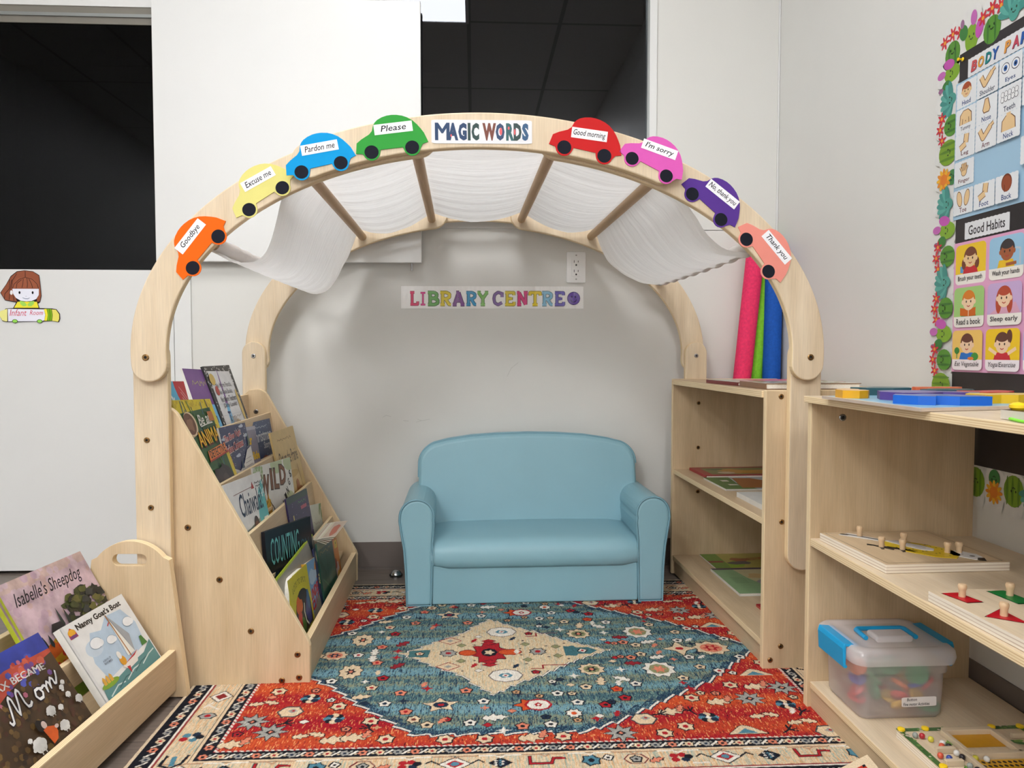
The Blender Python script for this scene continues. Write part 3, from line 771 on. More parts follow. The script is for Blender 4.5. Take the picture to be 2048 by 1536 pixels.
car('Thank you', 'peach', (255, 160, 146), YC, (.6153, 1.0511), (.6696, .9767), (.6886, 1.0331), 5, .95, 'peach foam car reading Thank you, lowest on the right of the arch')

# MAGIC WORDS paper sign
t = thing('arch_sign', 'white rounded paper sign reading MAGIC WORDS at the top of the arch', 'sign', (-.004, YT, 1.28), NOOK)
f = fr((-.117, YT - .0012, 1.2535), (1, 0, .012), (-.012, 0, 1), (0, -1, 0))
A = Art(.226, .0525, (-.05, -.05, 1.05, 1.05)); A.solid(rrect(0, 1, 0, 1, .06), .001, (238, 239, 244))
A.rect(.005, .02, .995, .98, (240, 241, 246))
letters = [('M', (14, 58, 104), .0, .155), ('A', (14, 58, 104), .135, .245), ('G', (14, 58, 104), .245, .335), ('I', (12, 58, 58), .345, .375), ('C', (12, 58, 58), .385, .465),
           ('W', (120, 54, 32), .50, .645), ('O', (14, 58, 104), .64, .735), ('R', (24, 90, 96), .75, .835), ('D', (12, 58, 58), .83, .915), ('S', (24, 84, 130), .92, .99)]
for k, c, x0, x1 in letters:
    A.text(k, .035 + x0 * .94, .13, .035 + x1 * .94, .87, c, .062, up=(k == 'M'))
A.ell(.70 - .012, .52, .014, .16, (238, 96, 104)).ell(.845 - .018, .50, .008, .13, (238, 96, 104)).ell(.175 + .02, .33, .007, .06, (238, 96, 104)).ell(.775 - .008, .66, .009, .07, (238, 96, 104))
A.build('sign_sheet', f, M['laminate'], t, NOOK)

# ------------------------------------------------------------------ LIBRARY CENTRE sleeve on the back wall
t = thing('library_sign', 'clear sleeve of coloured letters reading LIBRARY CENTRE below the outlet', 'sign', (.07, WY, .944))
f = fr((-.261, WY - .0012, .945), (1, 0, .002), (0, 0, 1), (0, -1, 0))
LW, LH = .659, .080
A = Art(LW, LH); A.solid(rect(0, 1, 0, 1), .0008, (244, 243, 243)); A.rect(.003, .03, .997, .97, (246, 245, 245))
def slab(A, ch, x0, x1, y0, y1, c, th=.30):
    """slab-serif capital from bars, fitted to a box"""
    w, h = x1 - x0, y1 - y0; k = h * LH / (w * LW)
    sx = lambda p: (x0 + p[0] * w, y0 + p[1] * h)
    G = {'L': [[(.1, .08), (.9, .08), (.9, .3)], [(.3, .05), (.3, .95)], [(.08, .93), (.55, .93)]],
         'I': [[(.5, .05), (.5, .95)], [(.1, .07), (.9, .07)], [(.1, .93), (.9, .93)]],
         'B': [[(.25, .05), (.25, .95)], [(.05, .93), (.6, .93), (.82, .82), (.8, .62), (.6, .52), (.3, .52)], [(.6, .52), (.9, .4), (.9, .18), (.65, .07), (.05, .07)]],
         'R': [[(.25, .05), (.25, .95)], [(.05, .93), (.6, .93), (.85, .82), (.85, .6), (.6, .48), (.3, .48)], [(.5, .48), (.82, .08), (.98, .08)], [(.05, .07), (.45, .07)]],
         'A': [[(.15, .06), (.5, .94)], [(.5, .94), (.85, .06)], [(.28, .34), (.72, .34)], [(.0, .07), (.34, .07)], [(.66, .07), (1, .07)], [(.3, .93), (.55, .93)]],
         'Y': [[(.12, .93), (.5, .5)], [(.88, .93), (.5, .5)], [(.5, .5), (.5, .06)], [(.3, .07), (.7, .07)], [(.0, .93), (.32, .93)], [(.68, .93), (1, .93)]],
         'C': [[(.9, .68), (.88, .86), (.5, .95), (.18, .78), (.1, .5), (.18, .2), (.5, .06), (.9, .22)], [(.9, .6), (.9, .95)]],
         'E': [[(.25, .05), (.25, .95)], [(.05, .07), (.9, .07), (.9, .28)], [(.05, .93), (.88, .93), (.88, .74)], [(.25, .5), (.62, .5)], [(.62, .4), (.62, .6)]],
         'N': [[(.2, .06), (.2, .93)], [(.2, .93), (.8, .07)], [(.8, .07), (.8, .93)], [(.02, .07), (.4, .07)], [(.0, .93), (.25, .93)], [(.62, .93), (1, .93)]],
         'T': [[(.5, .05), (.5, .93)], [(.02, .72), (.04, .93), (.96, .93), (.98, .72)], [(.26, .07), (.74, .07)]]}[ch]
    dk = tuple(int(q * .55) for q in c)
    for th2, cc in ((th + .13, dk), (th, c)):
        A.up()
        for g in G: A.line([sx(p) for p in g], th2 * w * .75, cc, up=False)
seq = [('L', (226, 74, 120)), ('I', (226, 74, 150)), ('B', (112, 174, 98)), ('R', (226, 206, 60)), ('A', (130, 78, 150)), ('R', (64, 156, 206)), ('Y', (128, 186, 96)), None,
       ('C', (124, 90, 160)), ('E', (226, 206, 60)), ('N', (220, 50, 130)), ('T', (232, 208, 50)), ('R', (140, 196, 226)), ('E', (118, 108, 196))]
xs = [(.045, .095), (.102, .135), (.142, .205), (.210, .272), (.280, .345), (.352, .410), (.415, .475), None, (.50, .556), (.564, .622), (.632, .692), (.702, .762), (.768, .830), (.838, .895)]
for q, x in zip(seq, xs):
    if q: slab(A, q[0], x[0], x[1], .13, .76 if q[0] != 'I' else .74, q[1])
A.ell(.945, .46, .036, .30, (62, 44, 120)).ell(.945, .46, .033, .27, (112, 84, 178))
A.ell(.935, .53, .004, .045, (40, 26, 80)).ell(.955, .53, .004, .045, (40, 26, 80)).line([(.928, .40), (.936, .32), (.945, .29), (.954, .32), (.962, .40)], .004, (40, 26, 80))
A.build('letter_strip', f, M['paper'], t)
V, Fq = [], []
nx, nz = 44, 6
for j in range(nz + 1):
    for i in range(nx + 1):
        u, v = i / nx, j / nz; b = .0012 + .0022 * abs(math.sin(u * 19 + v * 2)) * math.sin(math.pi * v)
        V.append(at(f, -.003 + u * (LW + .005), -.002 + v * (LH + .004), b))
Fq = [[j * (nx + 1) + i, j * (nx + 1) + i + 1, (j + 1) * (nx + 1) + i + 1, (j + 1) * (nx + 1) + i] for j in range(nz) for i in range(nx)]
mesh('plastic_sleeve', V, Fq, M['sleeve'], t, smooth=True, recalc=False)

# ------------------------------------------------------------------ Infant Room cutout on the door
t = thing('door_cutout', 'paper cutout of a brown haired girl over a pencil reading Infant Room', 'paper cutout', (-1.55, WY, .885))
k = .200 / 1133.0                                        # drawing unit: one sixth of a millimetre
f = fr((-1.6512, WY - .003, 1.0745), (k, 0, 0), (0, 0, k), (0, -1, 0))
A = Art(1, 1, None)
def Pq(*l): return [(x, 190 - y) for x, y in l]
A.solid(Pq((-40, 1070), (30, 1200), (90, 1215), (220, 1215), (270, 1245), (320, 1215), (680, 1205), (745, 1230), (800, 1205), (980, 1195), (1110, 1220), (1138, 1150), (1135, 1050), (1070, 960), (980, 945), (745, 940), (715, 850), (760, 820), (790, 700), (775, 480), (757, 290), (640, 215), (480, 195), (330, 215), (210, 310), (120, 470), (0, 640), (60, 740), (90, 790), (300, 830), (240, 940), (100, 950)), .0006, (40, 30, 36))
br, br2 = (150, 86, 62), (40, 26, 28)
A.poly(Pq((12, 640), (130, 470), (220, 320), (340, 225), (480, 205), (640, 225), (750, 300), (768, 480), (782, 690), (755, 810), (700, 815), (700, 560), (240, 560), (320, 815), (95, 780), (65, 730)), br)
A.poly(Pq((258, 935), (330, 815), (700, 815), (730, 935)), (240, 228, 64))
for s in (-1, 1): A.poly(Pq(*[(510 + s * x, y) for x, y in ((5, 870), (60, 810), (140, 800), (130, 860), (80, 905), (20, 900))]), (166, 218, 96))
A.ell(215, 190 - 635, 28, 45, (240, 236, 240))
A.poly(Pq((235, 560), (745, 560), (740, 680), (690, 760), (600, 800), (500, 808), (390, 795), (300, 740), (250, 660)), (236, 238, 252))
A.poly(Pq((235, 560), (250, 430), (330, 350), (490, 330), (640, 360), (730, 450), (745, 560), (700, 545), (620, 540), (520, 540), (430, 535), (330, 560)), (158, 92, 66))
for l in (((490, 210), (490, 335)), ((490, 335), (380, 370), (270, 470), (240, 560)), ((490, 335), (620, 370), (710, 460), (740, 560)), ((420, 380), (330, 450), (310, 555)), ((450, 360), (440, 470), (420, 540)), ((520, 350), (530, 470), (520, 540)), ((560, 365), (610, 470), (625, 545)), ((190, 380), (180, 560), (90, 660), (80, 770)), ((230, 380), (190, 600), (170, 780)), ((330, 260), (240, 400), (225, 560)), ((250, 690), (262, 800))):
    A.line(Pq(*l), 9, br2)
for x in (373, 625): A.ell(x, 190 - 635, 19, 28, (20, 18, 26))
A.line(Pq((430, 735), (470, 755), (530, 757), (565, 738)), 8, (90, 110, 140)); A.ell(497, 190 - 708, 12, 5, (190, 180, 200))
A.poly(Pq((-35, 1070), (0, 1000), (130, 955), (125, 1205), (90, 1205), (30, 1185)), (240, 236, 150))
A.poly(Pq((140, 958), (835, 965), (855, 1075), (835, 1180), (790, 1200), (140, 1205)), (236, 236, 250))
A.poly(Pq((835, 960), (885, 955), (905, 1075), (885, 1190), (835, 1190), (860, 1075)), (244, 232, 60))
A.poly(Pq((890, 955), (975, 958), (992, 1075), (975, 1190), (890, 1190), (908, 1075)), (128, 176, 34)); A.line(Pq((940, 960), (952, 1075), (940, 1190)), 14, (88, 130, 20))
A.poly(Pq((985, 965), (1065, 970), (1125, 1060), (1125, 1150), (1100, 1210), (985, 1190), (1000, 1075)), (236, 226, 110))
for x in (270, 745): A.ell(x, 190 - 1200, 54, 38, (30, 40, 30)).ell(x, 190 - 1200, 45, 30, (150, 216, 90))
A.text('Infant', 175, 190 - 1095, 500, 190 - 968, (214, 44, 84), -.006, .25).text('Room', 560, 190 - 1075, 815, 190 - 985, (214, 44, 84), -.006, .25)
A.build('paper_sheet', f, M['paper'], t)

# ------------------------------------------------------------------ notice board on the right wall
BY0, BY1, BZ0, BZ1 = .55, 1.664, .537, 1.464
t = thing('notice_board', 'black wood-grain paper backing of the notice board on the right wall', 'notice board', (WX, 1.1, BZ0))
V, F = boxes([(WX - .004, WX - .0002, BY0, BY1, BZ0, BZ1)]); mesh('backing', V, F, M['black_board'], t)
def wallf(y, z, d=.006): return fr((WX - d, y, z), (0, -1, 0), (0, 0, 1), (-1, 0, 0))
# cactus border trim: each strip is one printed card, white outline first
GR = [(86, 150, 60), (60, 128, 62), (140, 178, 50), (84, 164, 150), (52, 120, 74)]
def cactus(A, x, y, s, kind, ph):
    """kind 0 ball, 1 succulent, 2 prickly pear, 3 flowering, 4 orange bloom"""
    c, q = math.cos(ph), math.sin(ph); R_ = lambda a, b: (x + (a * c - b * q) * s, y + (a * q + b * c) * s)
    def el(a, b, rx, ry, col, rot=0): A.ell(*R_(a, b), rx * s, ry * s, col, 18, math.degrees(ph) + rot)
    if kind == 0:
        el(0, 0, .50, .58, (128, 168, 44)); [el(d, 0, .06, .54, (96, 140, 40)) for d in (-.25, .05, .32)]
    elif kind == 1:
        for i in range(9): a = -80 + 20 * i; el(.34 * math.sin(math.radians(a)), .30 * math.cos(math.radians(a)) - .1, .15, .42, [(72, 150, 142), (98, 178, 166)][i % 2], -a)
        el(0, -.1, .24, .3, (84, 164, 152))
    elif kind == 2:
        el(0, -.1, .34, .48, (136, 180, 50)); el(-.42, .25, .22, .28, (64, 132, 62), 20); el(.40, .1, .2, .34, (206, 92, 186), -12); el(.1, .56, .16, .26, (206, 112, 190)); el(-.5, .58, .1, .16, (160, 110, 150))
    elif kind == 3:
        el(0, -.15, .42, .46, (92, 152, 52)); [el(d, -.15, .05, .42, (64, 120, 48)) for d in (-.2, .15)]
        for a, b in ((-.45, .42), (.0, .55), (.42, .45)):
            for i in range(6): el(a + .11 * math.cos(i), b + .11 * math.sin(i), .16, .05, (216, 48, 66), i * 57)
            el(a, b, .07, .07, (246, 170, 60))
    else:
        el(0, -.3, .30, .34, (70, 140, 78))
        for i in range(12): el(.26 * math.cos(i * .524), .22 + .26 * math.sin(i * .524), .2, .08, [(240, 150, 40), (250, 190, 50)][i % 2], i * 30)
        el(0, .22, .22, .22, (238, 136, 44))
    e = 0 if kind != 4 else -.25
    for d in (-.11, .11): el(d, e, .032, .045, (30, 50, 30))
    A.line([R_(-.08, e - .1), R_(0, e - .14), R_(.08, e - .1)], .035 * s, (30, 50, 30))
def strip(name, pts, lab, kinds):
    t2 = thing(name, lab, 'border trim', (WX, pts[0][0], pts[0][1]))
    A = Art(1, 1, None); A.z = 0
    y0, z0 = pts[0][0], pts[0][1]
    for (y, z, s, ph), kd in zip(pts, kinds):
        A.ell(y0 - y, z - z0, .62 * s, .66 * s, (238, 238, 236), 20, math.degrees(ph), up=False)
        for a in (-.5, .5): A.ell(y0 - y - math.sin(ph) * .55 * s + a * s * .3 * math.cos(ph), z - z0 + math.cos(ph) * .55 * s, .3 * s, .36 * s, (238, 238, 236), 14, up=False)
    A.up()
    for i, ((y, z, s, ph), kd) in enumerate(zip(pts, kinds)): cactus(A, y0 - y, z - z0, s * .92, kd, ph)
    A.build('printed_strip', wallf(y0, z0, .0028), M['print'], t2)
HP = math.pi / 2
rd = random.Random(5)
zs = [1.435 - i * .0605 for i in range(13)]
strip('cactus_border', [(1.698, z, .064, HP) for z in zs], 'upright strip of smiling cactus border along the far edge of the notice board', [2, 1, 3, 0, 4, 1, 2, 3, 1, 3, 2, 3, 0])
strip('cactus_border', [(1.692 - i * .066, 1.487 + .006 * (i % 2), .070, 0) for i in range(8)], 'smiling cactus border strip along the top of the notice board', [3, 2, 3, 1, 0, 2, 3, 4])
strip('cactus_border', [(1.690 - i * .058, .500, .062, math.pi) for i in range(10)], 'hanging cactus border strip under the notice board, seen below the shelf top', [2, 1, 0, 4, 0, 1, 3, 0, 2, 1])
# BODY PARTS title
def title(y1, y0, z0, z1, txt, lab, cols, shear=0.0, font_h=(.2, .8)):
    t2 = thing('title_card', lab, 'title card', (WX, y1, z0))
    w, h = y1 - y0, z1 - z0; A = Art(w, h, (-.03, -.1, 1.03, 1.1)); n = int(w / .006)
    P = [(i / n, -.03 * (i % 2)) for i in range(n + 1)] + [(1 - i / n, 1 + .03 * (i % 2)) for i in range(n + 1)]
    A.solid(P, .0004, (234, 236, 240))
    tot = sum(.5 if c == ' ' else 1 for c in txt); x = .04
    if isinstance(cols, list):
        A.up()
        for i, c in enumerate(txt):
            dw = .92 / tot * (.5 if c == ' ' else 1)
            if c != ' ': A.text(c, x + .004, font_h[0] - .03, x + dw * .9, font_h[1] - .03, (60, 70, 100), .05, shear, up=False)
            x += dw
        x = .04; A.up()
        for i, c in enumerate(txt):
            dw = .92 / tot * (.5 if c == ' ' else 1)
            if c != ' ': A.text(c, x, font_h[0], x + dw * .88, font_h[1], cols[i % len(cols)], .04, shear, up=False)
            x += dw
    else: A.text(txt, .09, font_h[0], .91, font_h[1], cols, .012, shear)
    A.build('card', wallf(y1, z0, .0052), M['laminate'], t2)
title(1.633, 1.395, 1.402, 1.441, 'BODY PARTS', 'white scalloped title card reading BODY PARTS above the blue poster', [(208, 88, 92), (232, 168, 72), (40, 140, 140), (48, 96, 176), (60, 110, 190), (230, 160, 80), (206, 80, 100), (52, 100, 180), (226, 150, 60), (60, 120, 190)], .18)
title(1.630, 1.490, 1.041, 1.077, 'Good Habits', 'white scalloped title card reading Good Habits between the two posters', (40, 38, 44))
# blue poster of labelled body parts
t = thing('body_parts_poster', 'light blue laminated poster of labelled body part cards', 'poster', (WX, 1.673, 1.09))
PW, PH = .280, .310
A = Art(PW, PH); A.solid(rect(0, 1, 0, 1), .0003, (166, 202, 228)); A.rect(0, 0, 1, 1, (170, 206, 232))
SK = (240, 206, 156); OL = (120, 84, 60)
cards = {'Head': (0, 4.2), 'Tummy': (0, 3.2), 'Leg': (0, 2.25), 'Finger': (0, 1.2), 'Toe': (0, .1), 'Shoulder': (1, 4.2), 'Nose': (1, 3.2), 'Arm': (1, 2.25), 'Foot': (1, .1), 'Eyes': (2, 4.2), 'Teeth': (2, 3.2), 'Neck': (2, 2.25), 'Back': (2, .1), 'Hand': (3, 4.2), 'Ear': (3, 3.2), 'Knee': (3, 1.2)}
for nm, (cx, cy) in cards.items():
    x0 = .015 + cx * .253; y0 = .012 + cy * .190; x1 = x0 + .232; y1 = y0 + .176; mx, my = (x0 + x1) / 2, y0 + .112
    n = 12; P = [(x0 + (x1 - x0) * i / n, y0 - .004 * (i % 2)) for i in range(n + 1)] + [(x1 + .004 * (i % 2), y0 + (y1 - y0) * i / n) for i in range(1, n)] + [(x1 - (x1 - x0) * i / n, y1 + .004 * (i % 2)) for i in range(n + 1)] + [(x0 - .004 * (i % 2), y1 - (y1 - y0) * i / n) for i in range(1, n)]
    A.poly(P, (238, 242, 246))
    wt = .016 * len(nm) + .04
    if cx < 3: A.text(nm, mx - wt / 2, y0 + .012, mx + wt / 2, y0 + .048 + (0 if 'g' not in nm.lower() else 0), [(110, 50, 60), (40, 70, 130), (60, 64, 90)][len(nm) % 3], .012)
    def limb(p, w): A.line(p, w + .012, OL).line(p, w, SK)
    if nm == 'Head': A.face(mx, my, .055, SK, (176, 84, 50))
    elif nm in ('Tummy', 'Neck'):
        A.poly([(mx - .075, my - .05), (mx - .07, my + .02), (mx - .03, my + .05), (mx + .03, my + .05), (mx + .07, my + .02), (mx + .075, my - .05)], OL); A.poly([(mx - .068, my - .05), (mx - .063, my + .016), (mx - .028, my + .045), (mx + .028, my + .045), (mx + .063, my + .016), (mx + .068, my - .05)], SK)
        if nm == 'Neck': A.rect(mx - .022, my + .03, mx + .022, my + .065, SK)
        else: A.line([(mx - .04, my - .05), (mx - .036, my - .01)], .006, OL).line([(mx + .04, my - .05), (mx + .036, my - .01)], .006, OL).ell(mx, my - .03, .005, .005, OL, 8)
    elif nm in ('Shoulder', 'Arm', 'Hand'): limb([(mx - .07, my + .03), (mx - .03, my - .035), (mx + .055, my + .035)], .036); limb([(mx + .055, my + .035), (mx + .085, my + .05)], .02)
    elif nm in ('Leg', 'Foot', 'Knee'): limb([(mx + .02, my + .055), (mx + .01, my - .01)], .05); limb([(mx + .01, my - .015), (mx - .06, my - .042)], .042)
    elif nm == 'Nose': A.poly([(mx - .02, my + .055), (mx + .02, my + .055), (mx + .045, my - .02), (mx + .03, my - .045), (mx - .03, my - .045), (mx - .045, my - .02)], OL); A.poly([(mx - .014, my + .05), (mx + .014, my + .05), (mx + .038, my - .02), (mx + .026, my - .038), (mx - .026, my - .038), (mx - .038, my - .02)], SK)
    elif nm == 'Eyes':
        for d in (-.052, .052): A.ell(mx + d, my, .042, .036, (80, 80, 96)).ell(mx + d, my, .037, .031, (246, 248, 250)).ell(mx + d, my, .02, .02, (74, 120, 190)).ell(mx + d, my, .01, .01, (30, 40, 70))
    elif nm == 'Teeth':
        for r in range(2):
            for i in range(5): A.ell(mx - .072 + .036 * i, my + .018 - r * .034, .019, .02, (90, 90, 100), 12).ell(mx - .072 + .036 * i, my + .018 - r * .034, .016, .017, (246, 248, 250), 12)
    elif nm == 'Finger':
        A.ell(mx, my - .02, .034, .03, OL).ell(mx, my - .02, .029, .026, SK)
        for i in range(5): limb([(mx - .024 + .012 * i, my - .01), (mx - .045 + .022 * i, my + (.045 if 0 < i < 4 else .022))], .012)
    elif nm == 'Toe':
        for d in (-.045, .045): A.ell(mx + d, my, .033, .06, OL, 20, 14 * (1 if d > 0 else -1) * -1).ell(mx + d, my, .028, .054, SK, 20, -14 if d > 0 else 14)
    elif nm == 'Back': A.ell(mx, my + .01, .055, .06, (120, 60, 40)).ell(mx, my + .005, .05, .052, (160, 84, 54)).line([(mx - .02, my - .05), (mx - .022, my)], .006, (110, 56, 38))
    else: A.ell(mx, my, .03, .045, OL).ell(mx, my, .025, .04, SK)
A.build('poster_sheet', wallf(1.673, 1.0905, .0048), M['laminate'], t)
# pink poster of good habits
t = thing('habits_poster', 'pink laminated poster of good habit pictures below the blue poster', 'poster', (WX, 1.665, .741))
PW, PH = .335, .294
A = Art(PW, PH); A.solid(rect(0, 1, 0, 1), .0003, (232, 168, 204)); A.rect(0, 0, 1, 1, (234, 172, 208))
scenes = [(0, 2, 'Brush your teeth', (246, 206, 48), 'tails', (122, 70, 50), (206, 48, 56), SK), (1, 2, 'Wash your hands', (160, 206, 236), 'short', (62, 56, 58), (240, 196, 40), (170, 98, 62)), (0, 1, 'Read a book', (168, 212, 128), 'short', (226, 134, 44), (58, 142, 76), (250, 218, 180)),
          (1, 1, 'Sleep early', (206, 178, 222), 'long', (190, 80, 54), (232, 176, 200), (250, 214, 178)), (0, 0, 'Eat Vegetable', (250, 206, 110), 'short', (110, 62, 48), (44, 120, 206), (250, 214, 178)), (1, 0, 'Yoga/Exercise', (250, 208, 40), 'pony', (104, 62, 50), (210, 46, 60), (250, 214, 178)),
          (2, 2, 'Comb your hair', (180, 220, 190), 'long', (90, 60, 44), (120, 90, 180), SK), (2, 1, 'Share toys', (250, 220, 150), 'short', (60, 40, 34), (60, 140, 200), SK), (2, 0, 'Be kind', (180, 206, 240), 'tails', (150, 90, 50), (230, 120, 60), SK)]
for cx, cy, nm, bg, st, hair, shirt, skin in scenes:
    x0 = .018 + cx * .335; x1 = x0 + .300; y0 = .015 + cy * .329; y1 = y0 + .305; m = (x0 + x1) / 2; k = PW / PH
    A.rr(x0, y0, x1, y1, .035, (250, 240, 244) if cy == 0 else (248, 244, 236)); A.poly([(x0, y0 + .082), (x1, y0 + .082)] + [p for p in rrect(x0, x1, y0, y1, .035) if p[1] > y1 - .06], bg)
    A.poly([(m - .075, y0 + .082), (m - .06, y0 + .135), (m + .06, y0 + .135), (m + .075, y0 + .082)], shirt)
    if nm.startswith('Yoga'): A.line([(m - .12, y0 + .165), (m - .05, y0 + .125)], .022, skin).line([(m + .12, y0 + .165), (m + .05, y0 + .125)], .022, skin)
    if nm.startswith('Read'): A.poly([(m - .085, y0 + .150), (m, y0 + .135), (m + .07, y0 + .150), (m + .07, y0 + .085), (m, y0 + .082), (m - .085, y0 + .09)], (214, 108, 30)).line([(m, y0 + .085), (m, y0 + .135)], .006, (250, 236, 200))
    if nm.startswith('Sleep'): A.poly([(m - .13, y0 + .083), (m - .02, y0 + .15), (m + .1, y0 + .16), (m + .14, y0 + .083)], (226, 172, 196))
    if nm.startswith('Brush'): A.line([(m + .06, y0 + .13), (m + .05, y0 + .165), (m, y0 + .178)], .016, (80, 150, 200)).rect(m - .10, y0 + .09, m - .07, y0 + .14, (90, 160, 210))
    if nm.startswith('Wash'): A.line([(m + .12, y0 + .09), (m + .12, y0 + .2), (m + .08, y0 + .21)], .012, (200, 210, 220)).line([(m + .0, y0 + .1), (m + .09, y0 + .105)], .02, skin)
    A.face(m + (.01 if nm.startswith('Wash') else 0), y0 + .198, .062, skin, hair, st, True, k)
    if nm.startswith('Eat'): A.ell(m + .08, y0 + .105, .035, .03, (70, 150, 60)).ell(m + .04, y0 + .09, .03, .012, (236, 130, 50)).line([(m - .1, y0 + .09), (m - .1, y0 + .14)], .01, (120, 170, 90)).ell(m - .1, y0 + .15, .026, .026, (60, 140, 60))
    hand = cy == 0
    if cx < 2: A.text(nm, x0 + .03, y0 + .02, x1 - .03, y0 + .066, (46, 42, 48), .012 if not hand else 0, .0 if not hand else .25)
A.build('poster_sheet', wallf(1.665, .742, .0048), M['laminate'], t)
# push pin at the corner of the board
f = fr((WX - .0045, 1.652, 1.450), (0, -1, 0), (0, 0, 1), (-1, 0, 0))
o = lathe('push_pin', [(.004, 0), (.0045, .0015), (.002, .003), (.002, .008), (.0036, .010), (.0036, .012)], f, M['yellow_plastic'], n=14)
props(o, 'yellow push pin at the top far corner of the black notice board', 'push pin')

# ------------------------------------------------------------------ picture books
def book(label, space, TL, e, u, w, h, t, art, edge=(240, 238, 232), mat='print', group=None, board=False, spine=None, name='picture_book', pages=True, back=None, clip_shape=None):
    """front cover with its top left corner at TL, e along the top, u up; art(A) draws in 0..1"""
    TL, e, u = np.array(TL, float), np.array(e, float), np.array(u, float); e /= np.linalg.norm(e); u -= e * (u @ e); u /= np.linalg.norm(u); n = np.cross(e, u)
    O = TL - u * h; f = (O, e, u, n)
    r = thing(name, label, 'book', tuple(O - n * t), space, group)
    c = .0016 if not board else .0022
    A = Art(w, h); shp = clip_shape or rect(0, 1, 0, 1)
    A.solid(shp, c, spine or edge); art(A)
    # back board and spine strip
    o = len(A.V); bc = lin(back or spine or edge)
    P = [at((np.zeros(3), np.array((1, 0, 0)), np.array((0, 1, 0)), np.array((0, 0, 1))), 0, 0)]
    for (x0, x1, z0, z1) in ((0, w, -t, -t + c), (0, c, -t + c, -c)):
        V, F_ = boxes([(x0, x1, 0 if clip_shape is None else h * .02, h if clip_shape is None else h * .62, z0, z1)]); o = len(A.V); A.V += V; A.F += [[o + i for i in q] for q in F_]; A.C += [bc] * 6
    A.build('cover', f, M[mat], r, space)
    if pages:
        m = .002 if board else .003
        if clip_shape is None:
            V, F_ = boxes([(c, w - m, m, h - m, -t + c, -c)]); V = [at(f, *v) for v in V]
        else:
            V, F_, uv_, mi_ = prism([(min(max(x * w, c), w - .001), min(max(y * h, .001), h - .001)) for x, y in clip_shape], t - 2 * c, (f[0] - n * (t - c), e, u, n))
        mesh('pages', V, F_, M['pages'], r, space)
    return r, f
def bg(A, c): A.rect(0, 0, 1, 1, c)

def a_dump(A):
    bg(A, (84, 178, 218)); A.ell(1.05, 1.02, .52, .36, (196, 36, 44)); [A.line([(.72 + .02 * i, .94 - .06 * i), (.98, .80 - .05 * i)], .014, (236, 190, 190)) for i in range(3)]
    A.text('Pl, dum', .18, .60, .95, .78, (244, 248, 252), .03, .1, -22); A.ell(.3, .9, .05, .035, (150, 60, 80)); A.ell(.1, .22, .7, .30, (176, 32, 44)); A.ell(.3, .5, .1, .05, (120, 80, 110))
def a_tilly(A):
    bg(A, (128, 196, 236)); A.rect(0, .64, 1, 1, (126, 84, 148)); A.squig(.14, .55, .86, .03, (190, 190, 80))
    A.rr(.60, .68, .95, .96, .03, (240, 240, 246)).text('T', .66, .72, .9, .93, (30, 28, 40), .06); A.text('When Tilly T', .12, .42, .98, .56, (40, 50, 96), .03).squig(.5, .9, .35, .03, (30, 40, 70), 6)
    A.poly([(.2, 0), (.4, .22), (.7, .28), (1, .2), (1, 0)], (44, 120, 52)); A.ell(.85, .06, .25, .10, (122, 58, 44))
def a_nomore(A):
    bg(A, (34, 34, 36)); A.dots(220, 0, 0, 1, 1, .012, (226, 226, 226), 4); A.poly([(.08, .04), (.10, .95), (.90, .93), (.92, .05)], (226, 226, 228))
    for i, s in enumerate(('No More Pencils,', 'No More Books,', 'No More Teachers', 'Dirty Looks!')): A.text(s, .22 + .03 * (i % 2), .76 - i * .072, .80 - .05 * (i % 2), .82 - i * .072, (70, 66, 70), .012)
    [A.line([(.1, y), (.9, y)], .004, (190, 196, 210)) for y in (.72, .6, .48, .36)]
    A.ell(.16, .86, .09, .06, (216, 186, 96)).ell(.2, .74, .06, .05, (178, 60, 50)).ell(.86, .55, .05, .18, (214, 184, 100)); A.squig(.34, .76, .45, .012, (150, 140, 140))
    A.blob(.48, .20, .24, .20, (196, 176, 148), 26, .3, 2); [A.line([(.44, .25), (.44 + .28 * math.cos(a), .25 + .2 * math.sin(a))], .012, (150, 126, 96)) for a in np.linspace(.1, 3.1, 17)]
    A.blob(.44, .12, .14, .12, (120, 104, 90), 16, .2, 3); A.ell(.78, .10, .14, .12, (196, 44, 54)); [A.ell(.78, .10, .14 - .035 * i, .12 - .03 * i, (236, 226, 226) if i % 2 else (196, 44, 54)) for i in range(1, 4)]
